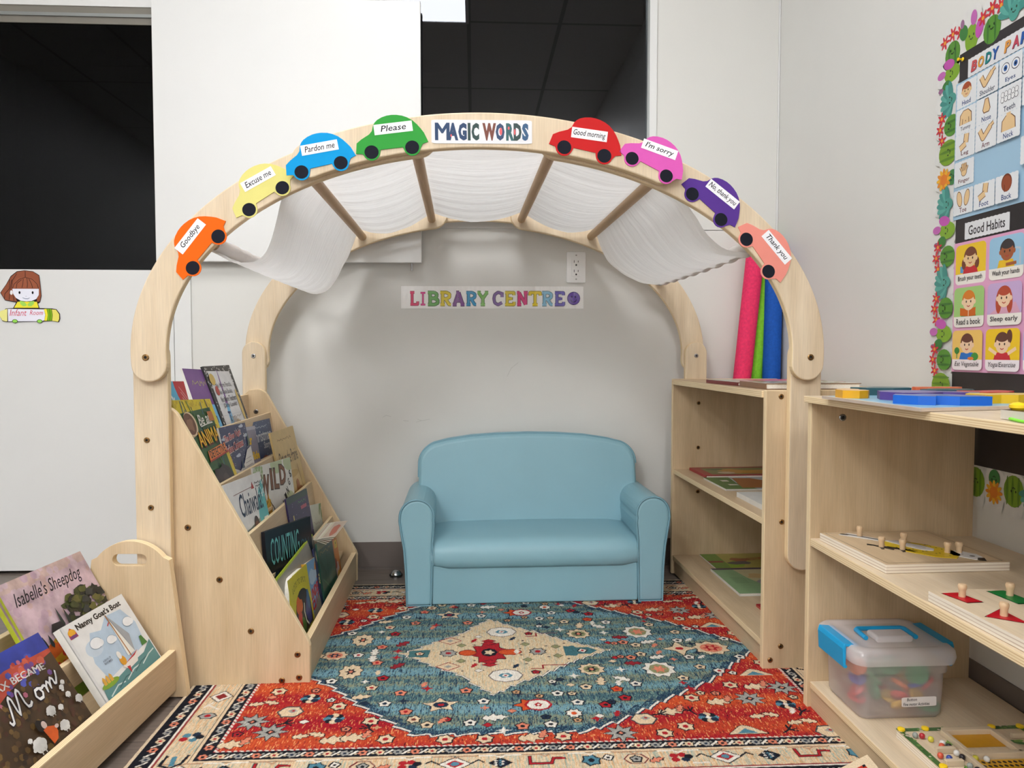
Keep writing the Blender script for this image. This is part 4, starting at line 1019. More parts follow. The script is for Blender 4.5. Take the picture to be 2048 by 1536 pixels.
def a_animal(A):
    bg(A, (226, 204, 44)); A.dots(60, .05, .93, .95, .99, .016, (206, 178, 30), 2); A.poly([(.10, .0), (.10, .88), (.90, .92), (.92, 0)], (46, 92, 48)); rd = random.Random(8)
    for i in range(46): x, y = .1 + .8 * rd.random(), .9 * rd.random(); A.line([(x, y), (x + .08 * (rd.random() - .5), y + .12)], .018, rd.choice([(34, 74, 40), (70, 120, 58), (30, 60, 60), (92, 140, 70), (60, 110, 130)]))
    A.ell(.26, .78, .15, .11, (232, 206, 170)).ell(.24, .78, .135, .098, (112, 72, 52)).blob(.24, .77, .08, .06, (146, 104, 76), 12, .3)
    A.text('Be an', .46, .765, .80, .865, (240, 240, 232), .012, .25, 6).line([(.48, .745), (.66, .765), (.82, .775)], .012, (240, 240, 232)); A.rr(.76, .79, .90, .88, .01, (196, 120, 62))
    A.text('ANIMAL', .285, .575, .965, .725, (120, 26, 40), .07, .05, 6).text('ANIMAL', .30, .59, .95, .72, (250, 196, 40), .035, .05, 6)
    A.poly([(.40, .42), (.42, .51), (.94, .565), (.93, .475)], (170, 44, 40)); A.poly([(.41, .435), (.43, .52), (.94, .575), (.93, .49)], (238, 134, 62)); A.text('DETECTIVE', .45, .468, .91, .54, (34, 28, 30), .02, 0, 6)
    A.blob(.62, .20, .25, .17, (40, 34, 40), 22, .2, 5).ell(.6, .28, .12, .08, (54, 46, 50)).ell(.66, .24, .08, .06, (74, 64, 66))
    A.rect(0, 0, .03, 1, (208, 184, 36))
def a_night(A):
    bg(A, (44, 58, 106)); A.dots(50, 0, .45, 1, 1, .006, (220, 226, 240), 3)
    for x, y in ((.8, .96), (.1, .84), (.9, .82), (.48, .58)): A.ell(x, y, .09, .018, (200, 210, 230)).ell(x + .03, y + .012, .05, .018, (200, 210, 230))
    for s, y in (('The Elves Night', .80), ('Before Christmas', .665)):
        A.text(s, .085, y - .012, .755, y + .115, (240, 236, 236), .06, 0, 5).text(s, .10, y, .74, y + .105, (190, 44, 58), .022, 0, 5)
    A.line([(.82, .86), (.85, .83), (.84, .79), (.82, .77)], .012, (244, 240, 220)); A.poly([(0, .46), (.2, .44), (.42, .38), (.62, .46), (.82, .62), (1, .66), (1, 0), (0, 0)], (236, 234, 232))
    A.poly([(.90, .66), (.96, .86), (1, .70)], (52, 92, 70)); A.poly([(.5, .4), (.56, .56), (.6, .4)], (60, 84, 110)); A.poly([(.02, .42), (.02, .5), (.14, .56), (.24, .50), (.22, .42)], (150, 50, 52)); A.rect(.16, .5, .2, .6, (150, 60, 60))
    A.blob(.26, .16, .16, .24, (38, 28, 30), 18, .2, 4); A.ell(.29, .12, .1, .13, (126, 78, 60)); A.ell(.76, .16, .17, .20, (214, 164, 56)).ell(.76, .13, .12, .14, (240, 228, 214)).ell(.77, .08, .08, .09, (196, 132, 96))
    A.line([(.48, .1), (.52, .38)], .012, (60, 54, 60)); [A.line([(.66, .50 - .05 * i), (.92, .52 - .05 * i)], .006, (150, 140, 150)) for i in range(3)]
def a_polar(A):
    bg(A, (148, 146, 168)); A.text('Polar', .10, .74, .72, .88, (244, 202, 46), .04).text('to Hide', .22, .52, .98, .64, (244, 202, 46), .04); A.rect(0, .95, 1, 1, (190, 190, 206)); A.blob(.5, .22, .45, .2, (176, 176, 190), 14, .2, 2); A.ell(.3, .06, .2, .12, (70, 66, 78))
def a_xmas(A):
    bg(A, (36, 74, 124)); A.dots(60, 0, .3, 1, 1, .006, (170, 200, 230), 6); A.squig(.28, .8, .91, .014, (190, 206, 226)); A.text('Christmas', .12, .70, .92, .87, (226, 234, 242), .016, .22).text('Story', .52, .56, .82, .69, (226, 234, 242), .016, .22)
    A.poly([(.2, 0), (.26, .44), (.5, .5), (.72, .46), (.8, .0)], (150, 72, 34)); A.poly([(.4, 0), (.46, .36), (.68, .36), (.7, 0)], (74, 40, 36)); A.ell(.6, .3, .1, .1, (196, 140, 60)); A.rect(0, 0, .16, .4, (50, 120, 150))
def a_prairie(A):
    bg(A, (222, 192, 132)); A.rect(0, .0, 1, .34, (206, 160, 84)); A.squig(.2, .8, .90, .012, (120, 84, 50), 12); A.text('Out on the Prairie', .12, .64, .92, .78, (64, 46, 36), .004)
    A.ell(.5, .52, .3, .04, (206, 170, 100)); A.line([(.8, .6), (.96, .0)], .012, (130, 84, 44)); A.blob(.72, .2, .16, .22, (160, 100, 52), 16, .25, 4).ell(.66, .40, .07, .05, (176, 116, 66)).blob(.74, .08, .2, .1, (120, 70, 40), 14, .3, 6); [A.line([(x, 0), (x + .03, .2)], .01, (170, 120, 50)) for x in (.5, .55, .88, .92)]
def a_chai(A):
    bg(A, (238, 238, 238)); A.poly([(1, .92), (.88, .86), (.78, .72), (.72, .5), (.72, .0), (1, 0)], (92, 192, 196)); A.dots(40, .78, .7, 1, .9, .01, (220, 240, 240), 3)
    A.poly([(0, .44), (.44, .46), (.74, .52), (.74, 0), (0, 0)], (146, 158, 146)); A.rect(0, .0, .74, .30, (40, 92, 130)); A.poly([(0, .0), (0, .1), (1, .14), (1, 0)], (176, 190, 120))
    A.text('Chaiwala!', .28, .60, .90, .85, (26, 50, 84), .012); A.line([(.18, .86), (.70, .875)], .006, (150, 110, 110)); A.poly([(.66, .85), (.70, .93), (.74, .85)], (190, 60, 60)); A.squig(.76, .94, .90, .014, (90, 90, 96), 5).squig(.78, .92, .86, .012, (90, 90, 96), 4)
    A.ell(.62, .46, .07, .10, (54, 34, 30)).ell(.62, .43, .055, .075, (120, 74, 56)); A.poly([(.48, .06), (.52, .32), (.58, .36), (.68, .36), (.76, .3), (.78, .08)], (122, 36, 58)); A.ell(.46, .33, .07, .10, (96, 126, 142)); A.ell(.18, .22, .10, .15, (40, 28, 28)).ell(.24, .19, .05, .09, (176, 116, 86)); A.ell(.36, .04, .1, .1, (36, 26, 30))
    A.rect(.84, .3, .97, .5, (236, 236, 224)).rect(.80, .26, .99, .30, (150, 110, 60)).rect(.82, .02, .99, .12, (232, 196, 50)).rect(.84, .14, .98, .22, (190, 226, 232))
def a_wild(A):
    bg(A, (240, 240, 236)); A.ell(.6, .98, .16, .13, (196, 212, 170)).ell(.95, .96, .16, .12, (196, 212, 170)).ell(.86, .25, .22, .34, (204, 216, 178)).ell(.12, .92, .12, .1, (206, 216, 190)); A.dots(30, .02, .84, .24, 1, .014, (160, 190, 130), 4)
    x = .13
    for ch, dw, yy in (('W', .24, .62), ('I', .07, .67), ('L', .14, .66), ('D', .18, .68)):
        A.text(ch, x, yy, x + dw, yy + .27, (58, 36, 30), .06, 0, -6).text(ch, x + .012, yy + .015, x + dw - .012, yy + .255, (136, 84, 52), .028, 0, -6); x += dw + .02
    for i, ch in enumerate('FEELINGS'): px, py = .46 + .065 * i, .21 + .068 * i + (.03 * max(0, i - 5)); A.text(ch, px, py, px + .05, py + .10, (34, 34, 44), .03, 0, 26)
    A.blob(.2, .30, .17, .34, (206, 152, 46), 34, .28, 9); [A.blob(.2 + .1 * math.cos(i), .3 + .24 * math.sin(i * 1.7), .05, .05, (226, 182, 70), 9, .3, i) for i in range(14)]; [A.line([(.2 + .13 * math.cos(i * 1.1), .3 + .28 * math.sin(i * 1.9)), (.2 + .16 * math.cos(i * 1.1 + .4), .3 + .30 * math.sin(i * 1.9 + .4))], .01, (70, 46, 26)) for i in range(16)]
    A.line([(.36, .5), (.40, .44), (.34, .38), (.32, .28), (.36, .2), (.44, .18), (.42, .12), (.36, .1)], .012, (60, 44, 40))
def a_count(A):
    bg(A, (16, 22, 34)); A.text('COUNTING', .09, .60, .70, .90, (110, 190, 190), .0).text('ON', .73, .62, .92, .76, (54, 90, 106), .0); A.text('SNOW', .10, .16, .70, .52, (34, 74, 92), .0, -.12)
    A.poly([(.40, .0), (.42, .18), (.52, .34), (.62, .40), (.66, .54), (.70, .50), (.76, .54), (.78, .42), (.74, .30), (.70, .0)], (150, 150, 146))
def a_moon(A):
    bg(A, (58, 50, 98)); A.dots(60, 0, 0, 1, .9, .008, (190, 180, 220), 3); A.rect(0, .92, 1, 1, (40, 74, 70)); A.squig(.48, .86, .88, .022, (96, 176, 110), 7).rr(.58, .78, .86, .825, .01, (206, 100, 120)); A.text('I', .18, .66, .22, .76, (230, 214, 120), .03).text('to the', .30, .58, .52, .68, (226, 206, 130), .02); A.text('Moon!', .26, .34, .78, .54, (240, 216, 70), .035, .1); A.ell(.85, .28, .12, .1, (120, 110, 130))
def a_leaf(A):
    bg(A, (220, 224, 208)); [A.ell(x, y, .12, .05, (120, 154, 92), 14, r) for x, y, r in ((.9, .95, 30), (.8, .9, 70), (.95, .8, 110), (.1, .1, 20), (.2, .15, 80), (.86, .3, 50))]; [A.squig(.16, .84, .66 - .15 * i, .04, (160, 70, 84), 5, i) for i in range(3)]; A.ell(.5, .08, .3, .1, (96, 140, 150))
def a_plainlime(A): bg(A, (150, 146, 136)); A.rect(0, .975, 1, 1, (188, 210, 50)); A.rect(0, 0, .012, 1, (188, 210, 50))
def a_lots(A):
    bg(A, (216, 206, 46)); A.text('LOTS TO SPOT', .16, .80, .84, .87, (96, 100, 36), .004, 0, 0, .05); A.ell(.55, .52, .38, .26, (40, 36, 36)); A.rect(.17, .30, .93, .5, (40, 36, 36)); A.ell(.35, .36, .22, .12, (86, 130, 60)); A.blob(.36, .62, .14, .10, (222, 106, 40), 16, .2, 2); A.ell(.34, .42, .06, .14, (196, 40, 44)).ell(.34, .50, .09, .06, (214, 60, 46))
    A.blob(.76, .48, .14, .16, (70, 74, 136), 14, .2, 3); A.ell(.82, .60, .07, .12, (60, 110, 150)); A.line([(.6, .6), (.56, .5), (.6, .38), (.7, .32)], .03, (240, 240, 220)); A.ell(.2, .34, .07, .07, (150, 36, 60))
    A.text('JUNGLE', .10, .05, .94, .20, (60, 64, 34), .03); [A.poly([(x, .22), (x + .04, .26), (x + .08, .22), (x + .04, .24)], (60, 56, 40)) for x in (.85, .88)]; A.dots(14, .1, .2, .9, .28, .02, (236, 230, 140), 5)
def a_club(A):
    bg(A, (126, 176, 222)); A.ell(.8, .84, .18, .13, (232, 150, 60)); A.blob(.45, .78, .3, .1, (196, 220, 240), 14, .25, 2); A.text('UNDER', .12, .52, .88, .66, (200, 36, 62), .06, .1, 8).text('CLUB', .14, .38, .86, .51, (200, 36, 62), .06, .1, 8); A.poly([(0, .26), (.3, .32), (.7, .28), (1, .34), (1, 0), (0, 0)], (228, 190, 60)); [A.rect(.25 + .2 * i, .1, .33 + .2 * i, .26, (240, 236, 224)) for i in range(3)]
def a_green(A):
    bg(A, (36, 78, 66)); A.rect(0, .9, 1, 1, (120, 130, 90)); A.poly([(.1, .8), (.4, .9), (.9, .7), (.6, .3)], (52, 96, 84)); A.line([(.2, .1), (.45, .4), (.5, .8)], .02, (30, 60, 56)).line([(.1, .5), (.5, .3), (.95, .35)], .02, (70, 130, 90)); A.squig(.1, .8, .84, .03, (190, 160, 80), 6)
def a_orange(A):
    bg(A, (222, 130, 46)); A.rr(.58, .82, .92, .97, .02, (240, 206, 50)); A.text('g', .70, .84, .80, .94, (70, 60, 30), .03); A.blob(.45, .42, .3, .22, (210, 190, 190), 12, .3, 2); A.ell(.3, .3, .14, .12, (90, 60, 100)).ell(.65, .28, .15, .12, (236, 196, 90)).ell(.5, .55, .12, .1, (160, 60, 60)); A.rect(0, 0, .08, 1, (120, 130, 150)); A.blob(.6, .14, .3, .1, (140, 90, 50), 12, .3, 4)
def a_navy(A): bg(A, (36, 40, 84)); A.text('one', .3, .35, .9, .6, (230, 206, 130), .03, 0, 80); A.ell(.6, .85, .3, .1, (206, 190, 150))
ND = NOOK
def hgt(z, zf, u): return (z - zf) / u
G1, G2, G3, G4, G5 = ['books on the %s tier of the book display' % s for s in ('top', 'second', 'third', 'fourth', 'bottom')]
book('light blue picture book with a red corner, top tier beside the arch post', ND, (-.780, .085, .717), (.025, .999, -.039), (-.258, .04, .965), .150, .24, .008, a_dump, group=G1)
book('purple topped picture book reading When Tilly, second on the top tier', ND, (-.795, .276, .744), (.10, .995, -.048), (-.328, .098, .94), .215, .29, .006, a_tilly, group=G1)
book('white picture book with a speckled black border and a shaggy creature, top tier', ND, (-.781, .389, .747), (.022, 1, .003), (-.325, .004, .946), .225, .29, .006, a_nomore, edge=(40, 40, 42), group=G1)
book('yellow bordered jungle book reading ANIMAL DETECTIVE', ND, (-.733, .030, .674), (.066, .997, -.046), (-.338, .065, .939), .229, .285, .014, a_animal, edge=(226, 204, 44), spine=(214, 190, 40), group=G2)
book('navy picture book with red title over a snowy hill, beside the animal book', ND, (-.684, .217, .590), (.018, .999, -.029), (-.207, .032, .978), .222, .205, .005, a_night, group=G2)
book('grey lilac book with yellow letters, half behind the navy snow book', ND, (-.690, .389, .570), (.03, .999, -.045), (-.171, .055, .984), .170, .21, .004, a_polar, edge=(150, 148, 170), group=G2)
book('dark blue book with a white Christmas title', ND, (-.697, .515, .572), (.03, .999, -.016), (-.173, .024, .985), .240, .22, .008, a_xmas, edge=(36, 74, 124), group=G2)
book('tan book reading Out on the Prairie at the far end of the display', ND, (-.639, .559, .539), (.086, .996, .007), (-.207, .011, .978), .221, .31, .006, a_prairie, edge=(222, 192, 132), group=G3)
book('white and turquoise book reading Chaiwala', ND, (-.613, .022, .473), (.067, .997, -.030), (-.205, .043, .978), .255, .235, .006, a_chai, group=G3)
book('white book reading WILD FEELINGS with a shaggy yellow lion', ND, (-.628, .318, .468), (.138, .99, -.033), (-.132, .051, .99), .281, .24, .005, a_wild, group=G3)
book('black paperback reading COUNTING ON in teal letters', ND, (-.546, .127, .336), (.253, .966, -.056), (-.084, .08, .993), .251, .225, .010, a_count, edge=(24, 28, 40), group=G4)
book('purple space book with a yellow title, behind the black paperback', ND, (-.560, .413, .362), (.088, .996, -.024), (-.170, .039, .985), .201, .235, .005, a_moon, edge=(58, 50, 98), group=G4)
book('pale booklet with green leaves and red letters at the far end of its tier', ND, (-.536, .640, .297), (.06, .985, -.14), (-.119, .15, .974), .130, .18, .004, a_leaf, group=G4)
book('greyish thin book edged in lime green, leaning behind the board books', ND, (-.494, .024, .246), (.03, .999, .045), (-.205, -.04, .977), .375, .215, .004, a_plainlime, edge=(188, 210, 50), back=(188, 210, 50), group=G5, pages=False)
rs = [(0, 0), (1, 0), (1, .72)] + arc(.72, .72, .28, .28, 0, 90, 6)[1:] + arc(.30, .70, .30, .30, 90, 180, 6) + [(0, 0)]
book('lime yellow rounded board book reading LOTS TO SPOT, front of the bottom tier', ND, (-.475, .055, .232), (.035, .998, -.059), (-.15, .065, .985), .190, .212, .016, a_lots, spine=(216, 206, 46), board=True, group=G5, clip_shape=rs[:-1])
book('yellow spined book with a light blue cover and red letters, behind the lime board book', ND, (-.469, .235, .222), (.02, .994, -.103), (-.127, .117, .985), .150, .205, .013, a_club, spine=(226, 170, 50), group=G5)
book('dark green picture book in the bottom tier', ND, (-.466, .372, .240), (.040, .996, -.078), (-.154, .084, .985), .190, .21, .005, a_green, edge=(36, 78, 66), group=G5)
book('orange book with a yellow tag at the far end of the bottom tier', ND, (-.470, .580, .190), (.015, .991, -.127), (-.16, .13, .975), .140, .165, .006, a_orange, edge=(222, 130, 46), group=G5)
book('small navy book with pale writing between the lime edge and the green book', ND, (-.470, .345, .232), (.02, .999, -.05), (-.154, .06, .985), .050, .17, .004, a_navy, edge=(36, 40, 84), group=G5)

# fanned page leaves above the lime edged book
t = thing('open_picture_book', 'paper leaves of an opened book fanning out over the bottom tier', 'book', (-.455, .50, .15), ND, G5)
for i in range(5):
    o = np.array((-.478 + .006 * i, .385, .250 + .001 * i)); e = np.array((.03 + .022 * i, .985, .04 + .02 * i)); e /= np.linalg.norm(e); u = np.array((-.9, -.05, .35 - .12 * i)); u -= e * (u @ e); u /= np.linalg.norm(u); n = np.cross(e, u)
    A = Art(.175 - .010 * i, .04, None); A.solid(rect(0, 1, 0, 1), .0006, (228, 222, 208)); A.rect(.02, .02, .98, .98, [(206, 200, 170), (190, 170, 150), (220, 214, 196)][i % 3]); A.blob(.5, .5, .35, .3, [(150, 160, 90), (180, 90, 60), (120, 150, 160)][i % 3], 12, .3, i)
    A.build('page_leaf', (o - u * .04, e, u, n), M['print'], t, ND)

# ------------------------------------------------------------------ browser bin in the front left corner (bin frame)
bb = thing('book_bin', 'low birch book bin with a rounded handle end at the left front', 'book bin', (-.1, -.3, 0), BIN)
top = arc(-.100, .250, .112, .1125, 42, 138, 16)
Pb = [(-.225, .004), (.024, .004), (-.006, .27), (-.012, .318)] + [(x, z) for x, z in arc(-.100, .258, .098, .103, 40, 140, 18)] + [(-.188, .318), (-.194, .27)]
hole = rrect(-.140, -.062, .305, .332, .0132, 7)[::-1]
for y in (0, -.80): panel('end_panel', Pb, .018, FXZ(y), bb, holes=[hole], mats=[M['wood'], M['ply']], space=BIN, bev=.003)
def rail(nm, x, z0, z1, t): panel(nm, rect(-.782, -.0002, z0, z1), t, FYZ(x - t), bb, space=BIN, bev=.002, grain='u')
rail('front_rail', .0, .020, .1135, .016)
rail('middle_rail', -.092, .10, .187, .014)
rail('back_rail', -.198, .216, .248, .016)
board('bin_floor', -.190, -.016, -.782, -.0002, .018, .030, bb, space=BIN)
def a_nanny(A):
    bg(A, (238, 238, 236)); A.poly([(.2, .62), (.3, .78), (.45, .74), (.6, .86), (.85, .84), (.95, .6), (.9, .3), (.2, .2), (.15, .45)], (190, 212, 232)); A.ell(.25, .6, .12, .1, (206, 222, 236)); A.text("Nanny Goat's Boat", .185, .855, .90, .955, (24, 22, 24), .035)
    A.poly([(.05, .82), (.16, .82), (.155, .90), (.105, .95), (.055, .90)], (206, 62, 52)).ell(.105, .89, .05, .04, (240, 176, 44)).ell(.105, .84, .055, .02, (120, 60, 120))
    for x, y, s in ((.30, .64, .09), (.50, .58, .07), (.84, .66, .08)): A.ell(x, y, s, s * .8, (150, 170, 190)).ell(x, y, s * .92, s * .72, (244, 246, 248)).ell(x + s * .5, y - s * .2, s * .6, s * .5, (244, 246, 248))
    A.poly([(.04, .0), (.06, .14), (.3, .16), (.55, .2), (.8, .22), (.98, .32), (.98, 0)], (92, 144, 146)); [A.line([(.1 + .15 * i, .03 + .02 * i), (.25 + .15 * i, .09 + .02 * i), (.36 + .15 * i, .07 + .03 * i)], .012, [(210, 228, 226), (50, 104, 110)][i % 2]) for i in range(5)]
    A.poly([(.60, .86), (.58, .30), (.70, .30)], (240, 240, 232)).poly([(.61, .86), (.70, .30), (.76, .52)], (168, 172, 176)); A.line([(.60, .87), (.62, .28)], .014, (176, 116, 62)); A.poly([(.43, .23), (.50, .16), (.66, .18), (.74, .30)], (240, 232, 224)).poly([(.46, .235), (.70, .29), (.74, .30), (.66, .26)], (196, 40, 50)).poly([(.48, .20), (.50, .10), (.53, .19)], (190, 40, 50))
    A.ell(.48, .29, .045, .06, (226, 160, 40)).ell(.47, .37, .03, .05, (244, 242, 236)); A.ell(.18, .16, .13, .04, (130, 170, 54)); [A.poly([(.1 + .05 * i, .17), (.1 + .05 * i, .24), (.12 + .05 * i, .27), (.14 + .05 * i, .24), (.14 + .05 * i, .17)], (226, 172, 70)) for i in range(3)]
    A.poly([(.83, .3), (.86, .42), (.9, .42), (.93, .3)], (70, 130, 60)); A.line([(.55, .74), (.59, .77)], .012, (206, 60, 70)); [A.text(s, .24, .40 - .035 * i, .36, .425 - .035 * i, (90, 96, 110), .006) for i, s in enumerate(('A BOOK OF', 'RHYMES'))]
    A.rect(0, 0, .035, 1, (226, 226, 226))
def a_sheep(A):
    bg(A, (226, 196, 206)); A.rect(0, .92, 1, 1, (228, 198, 190)); A.dots(70, 0, .5, 1, 1, .03, [lin((232, 204, 214)), lin((216, 184, 200)), lin((226, 190, 186))], 3)
    A.text("Isabelle's Sheepdog", .12, .765, .88, .905, (44, 44, 56), .004, .5)
    rd = random.Random(4); A.rect(0, 0, 1, .2, (120, 150, 44)); A.xf = (0, 1, .10, .86)
    A.poly([(0, .36), (.2, .40), (.45, .46), (.7, .44), (1, .40), (1, 0), (0, 0)], (226, 110, 44)); A.poly([(0, .24), (.3, .30), (.6, .28), (1, .24), (1, 0), (0, 0)], (222, 176, 44)); A.poly([(0, .1), (.4, .16), (1, .12), (1, 0), (0, 0)], (120, 150, 44))
    A.dots(60, 0, .1, 1, .42, .02, [lin((236, 84, 44)), lin((240, 190, 60)), lin((214, 60, 40)), lin((240, 150, 50))], 5)
    for i in range(70): a, r_ = rd.random() * 6.28, rd.random() ** .5; A.blob(.74 + .24 * r_ * math.cos(a), .55 + .17 * r_ * math.sin(a), .045, .035, rd.choice([(72, 80, 44), (96, 100, 50), (54, 58, 40), (120, 116, 60), (60, 66, 66), (40, 44, 42)]), 9, .4, i)
    A.rect(.70, .34, .74, .46, (56, 48, 44))
    for x, y, s in ((.42, .50, .17), (.49, .49, .14), (.17, .40, .10), (.23, .39, .1)): A.poly([(x - .018, y), (x - .01, y + s * .6), (x, y + s), (x + .012, y + s * .5), (x + .018, y), (x, y - .03)], (40, 56, 58))
    A.poly([(.28, .40), (.29, .50), (.40, .50), (.42, .40)], (66, 62, 110)).poly([(.27, .48), (.31, .55), (.40, .54), (.43, .47)], (34, 34, 46)); A.poly([(.03, .37), (.05, .44), (.14, .44), (.16, .36)], (30, 28, 36))
    for i in range(9): A.line([(.34 + .06 * i, .30 + .01 * (i % 3)), (.345 + .06 * i, .36 + .01 * (i % 3))], .008, (40, 30, 30))
    A.line([(.3, .33), (.85, .36)], .005, (50, 36, 30)).line([(.5, .27), (.52, .05)], .09, (128, 36, 30)); A.ell(.5, .30, .04, .04, (170, 80, 50)); A.xf = None; A.rect(0, 0, .022, 1, (196, 206, 50))
def a_max(A):
    bg(A, (78, 58, 38)); rd = random.Random(11)
    A.poly([(0, .70), (.3, .74), (.6, .82), (1, .80), (1, 1), (0, 1)], (56, 72, 172)); A.poly([(0, .50), (.25, .52), (.55, .66), (.8, .74), (1, .78), (1, .82), (.6, .84), (.3, .76), (0, .74)], (206, 84, 64))
    A.dots(90, 0, .56, .9, .86, .022, [lin((226, 106, 80)), lin((120, 80, 150)), lin((84, 92, 186)), lin((196, 70, 60)), lin((214, 120, 150))], 4); A.dots(170, 0, 0, 1, .62, .02, [lin((96, 70, 44)), lin((64, 48, 36)), lin((112, 86, 48)), lin((84, 52, 40)), lin((124, 96, 52))], 6)
    A.xf = (.40, .57, .08, .90)
    A.text('MAX BECAME', .02, .66, .85, .735, (244, 242, 238), .03, 0, -1, .02)
    st = [[(.06, .40), (.075, .36), (.105, .37), (.14, .46), (.18, .58), (.205, .605), (.222, .57), (.215, .45), (.225, .40), (.265, .48), (.31, .60), (.34, .63), (.358, .60), (.352, .48), (.365, .425), (.40, .42), (.44, .45)],
          [(.60, .525), (.545, .52), (.52, .465), (.545, .42), (.60, .42), (.63, .465), (.605, .52), (.64, .505), (.68, .52)],
          [(.68, .52), (.70, .505), (.695, .44), (.715, .50), (.745, .535), (.765, .51), (.76, .455), (.785, .515), (.815, .55), (.84, .525), (.835, .475), (.86, .47), (.90, .52), (.935, .59)]]
    for w_, c in ((.036, (40, 34, 50)), (.020, (246, 246, 246))):
        for g in st: A.line(g, w_, c)
    def sheep(x, y, s): [A.ell(x + s * a, y + s * b, s * .42, s * .36, (240, 238, 234)) for a, b in ((0, 0), (.4, .1), (-.4, .05), (.15, .3), (-.2, .28), (.2, -.2), (-.2, -.2))]; A.ell(x - s * .75, y - s * .1, s * .2, s * .15, (240, 238, 234)); A.line([(x - s * .2, y - s * .3), (x - s * .22, y - s * .75)], s * .12, (226, 222, 214)).line([(x + s * .25, y - s * .3), (x + s * .25, y - s * .75)], s * .12, (226, 222, 214))
    for q in ((.58, .26, .085), (.72, .235, .05), (.88, .40, .045), (.93, .44, .04), (.87, .37, .025), (.90, .30, .05), (.62, .06, .09), (1.0, .20, .07), (.20, .05, .12), (.12, .14, .04)): sheep(*q)
    A.blob(.34, .20, .07, .065, (34, 28, 26), 14, .2, 2); A.ell(.375, .19, .035, .04, (232, 206, 196)); A.poly([(.33, .15), (.40, .16), (.50, .12), (.49, .06), (.44, .0), (.36, -.02)], (226, 98, 36)); A.ell(.51, .11, .03, .02, (232, 206, 196))
def bplane(y, s, x0, z0, tilt, n=0):
    t_ = math.radians(tilt); return (x0 - s * math.sin(t_) + n * math.cos(t_), y, z0 + s * math.cos(t_) + n * math.sin(t_))
ub = lambda t_: (-math.sin(math.radians(t_)), 0, math.cos(math.radians(t_)))
def binbook(lab, y0, s0, y1, s1, x0, z0, tilt, h, t_, art, **k):
    p, q = np.array(bplane(y0, s0, x0, z0, tilt)), np.array(bplane(y1, s1, x0, z0, tilt)); w = np.linalg.norm(q - p)
    book(lab, BIN, p, q - p, ub(tilt), w, h, t_, art, group='picture books in the browser bin', mat=k.pop('mat', 'print'), **k)
binbook("white picture book reading Nanny Goat's Boat in the bin", -.243, .165, -.022, .161, -.024, .112, 32, .172, .014, a_nanny)
binbook("pink sky picture book reading Isabelle's Sheepdog, furthest back in the bin", -.287, .216, -.007, .212, -.106, .155, 29, .265, .009, a_sheep, edge=(196, 206, 50), mat='paint_print')
binbook('dark picture book with sheep and a night sky reading BECAME Mom', -.575, .187, -.288, .180, -.024, .112, 33, .195, .009, a_max, edge=(90, 70, 50), mat='paint_print')

# ------------------------------------------------------------------ books lying on the low shelf (nook frame)
def flat(lab, pts, z, t_, art, group, **k):
    """pts: far-left (top left of cover in view), far-right, near-left on the shelf plane"""
    a, b, c = [np.array((*p, z + t_)) for p in pts]; w, h = np.linalg.norm(b - a), np.linalg.norm(c - a)
    return book(lab, NOOK, a, b - a, a - c, w, h, t_, art, group=group, **k)
def a_red(A): bg(A, (176, 40, 56)); A.rect(.1, .12, .9, .86, (128, 140, 84)); A.blob(.5, .45, .25, .25, (214, 160, 70), 14, .4, 2).blob(.62, .35, .16, .2, (206, 150, 40), 12, .3, 3).ell(.3, .3, .1, .12, (226, 206, 186)).ell(.24, .7, .1, .1, (70, 104, 70)); A.squig(.3, .7, .93, .02, (90, 20, 30), 6)
def a_fox(A): bg(A, (190, 206, 216)); A.poly([(0, 0), (.34, 0), (.24, .5), (.28, 1), (0, 1)], (86, 134, 66)); A.poly([(.2, .1), (.62, .08), (.7, .5), (.5, .9), (.3, .92), (.25, .5)], (176, 108, 56)); A.rect(.12, .62, .2, .76, (232, 230, 220)).rect(.12, .3, .22, .4, (232, 230, 220)); A.squig(.76, .92, .45, .03, (120, 130, 140), 4)
def a_leafy(A): bg(A, (236, 238, 236)); A.poly([(.3, .9), (.95, .9), (.98, .3), (.6, .2)], (122, 168, 48)); A.poly([(.5, .8), (.9, .75), (.8, .5)], (236, 238, 236))
def a_bucket(A): bg(A, (196, 186, 96)); A.rect(0, 0, .22, 1, (116, 160, 62)); A.poly([(.2, 0), (.4, .1), (.5, .4), (.35, .5), (.22, .3)], (150, 186, 50)); A.rect(0, .38, .2, .5, (150, 40, 50)); A.text('BUCKET', .55, .2, .66, .95, (190, 76, 44), .03, 0, -78); A.blob(.45, .55, .12, .14, (170, 96, 60), 12, .3, 2).blob(.42, .35, .16, .12, (90, 86, 96), 12, .3, 4)
def a_eleph(A): bg(A, (214, 204, 160)); A.poly([(0, 0), (.42, 0), (.36, .4), (.30, .6), (.24, 1), (0, 1)], (150, 190, 140)); A.rect(0, .93, 1, 1, (84, 66, 96)); A.blob(.55, .35, .2, .16, (160, 156, 166), 14, .3, 2).blob(.45, .65, .14, .1, (216, 180, 120), 12, .3, 3); [A.line([(.1, .6 - .04 * i), (.26, .6 - .04 * i)], .008, (90, 130, 96)) for i in range(6)]
def a_pagegreen(A): bg(A, (226, 224, 212)); A.dots(130, .05, .05, .95, .95, .03, [lin((150, 166, 96)), lin((120, 140, 90)), lin((196, 190, 150)), lin((170, 120, 100))], 3)
def a_pinkpage(A): bg(A, (214, 226, 210)); A.poly([(.3, 0), (1, 0), (1, 1), (.36, 1)], (222, 110, 130)); A.blob(.85, .4, .1, .2, (120, 140, 60), 10, .3, 2)
GM, GB, GT = 'books on the middle board of the low shelf', 'books on the bottom board of the low shelf', 'open books on top of the low shelf'
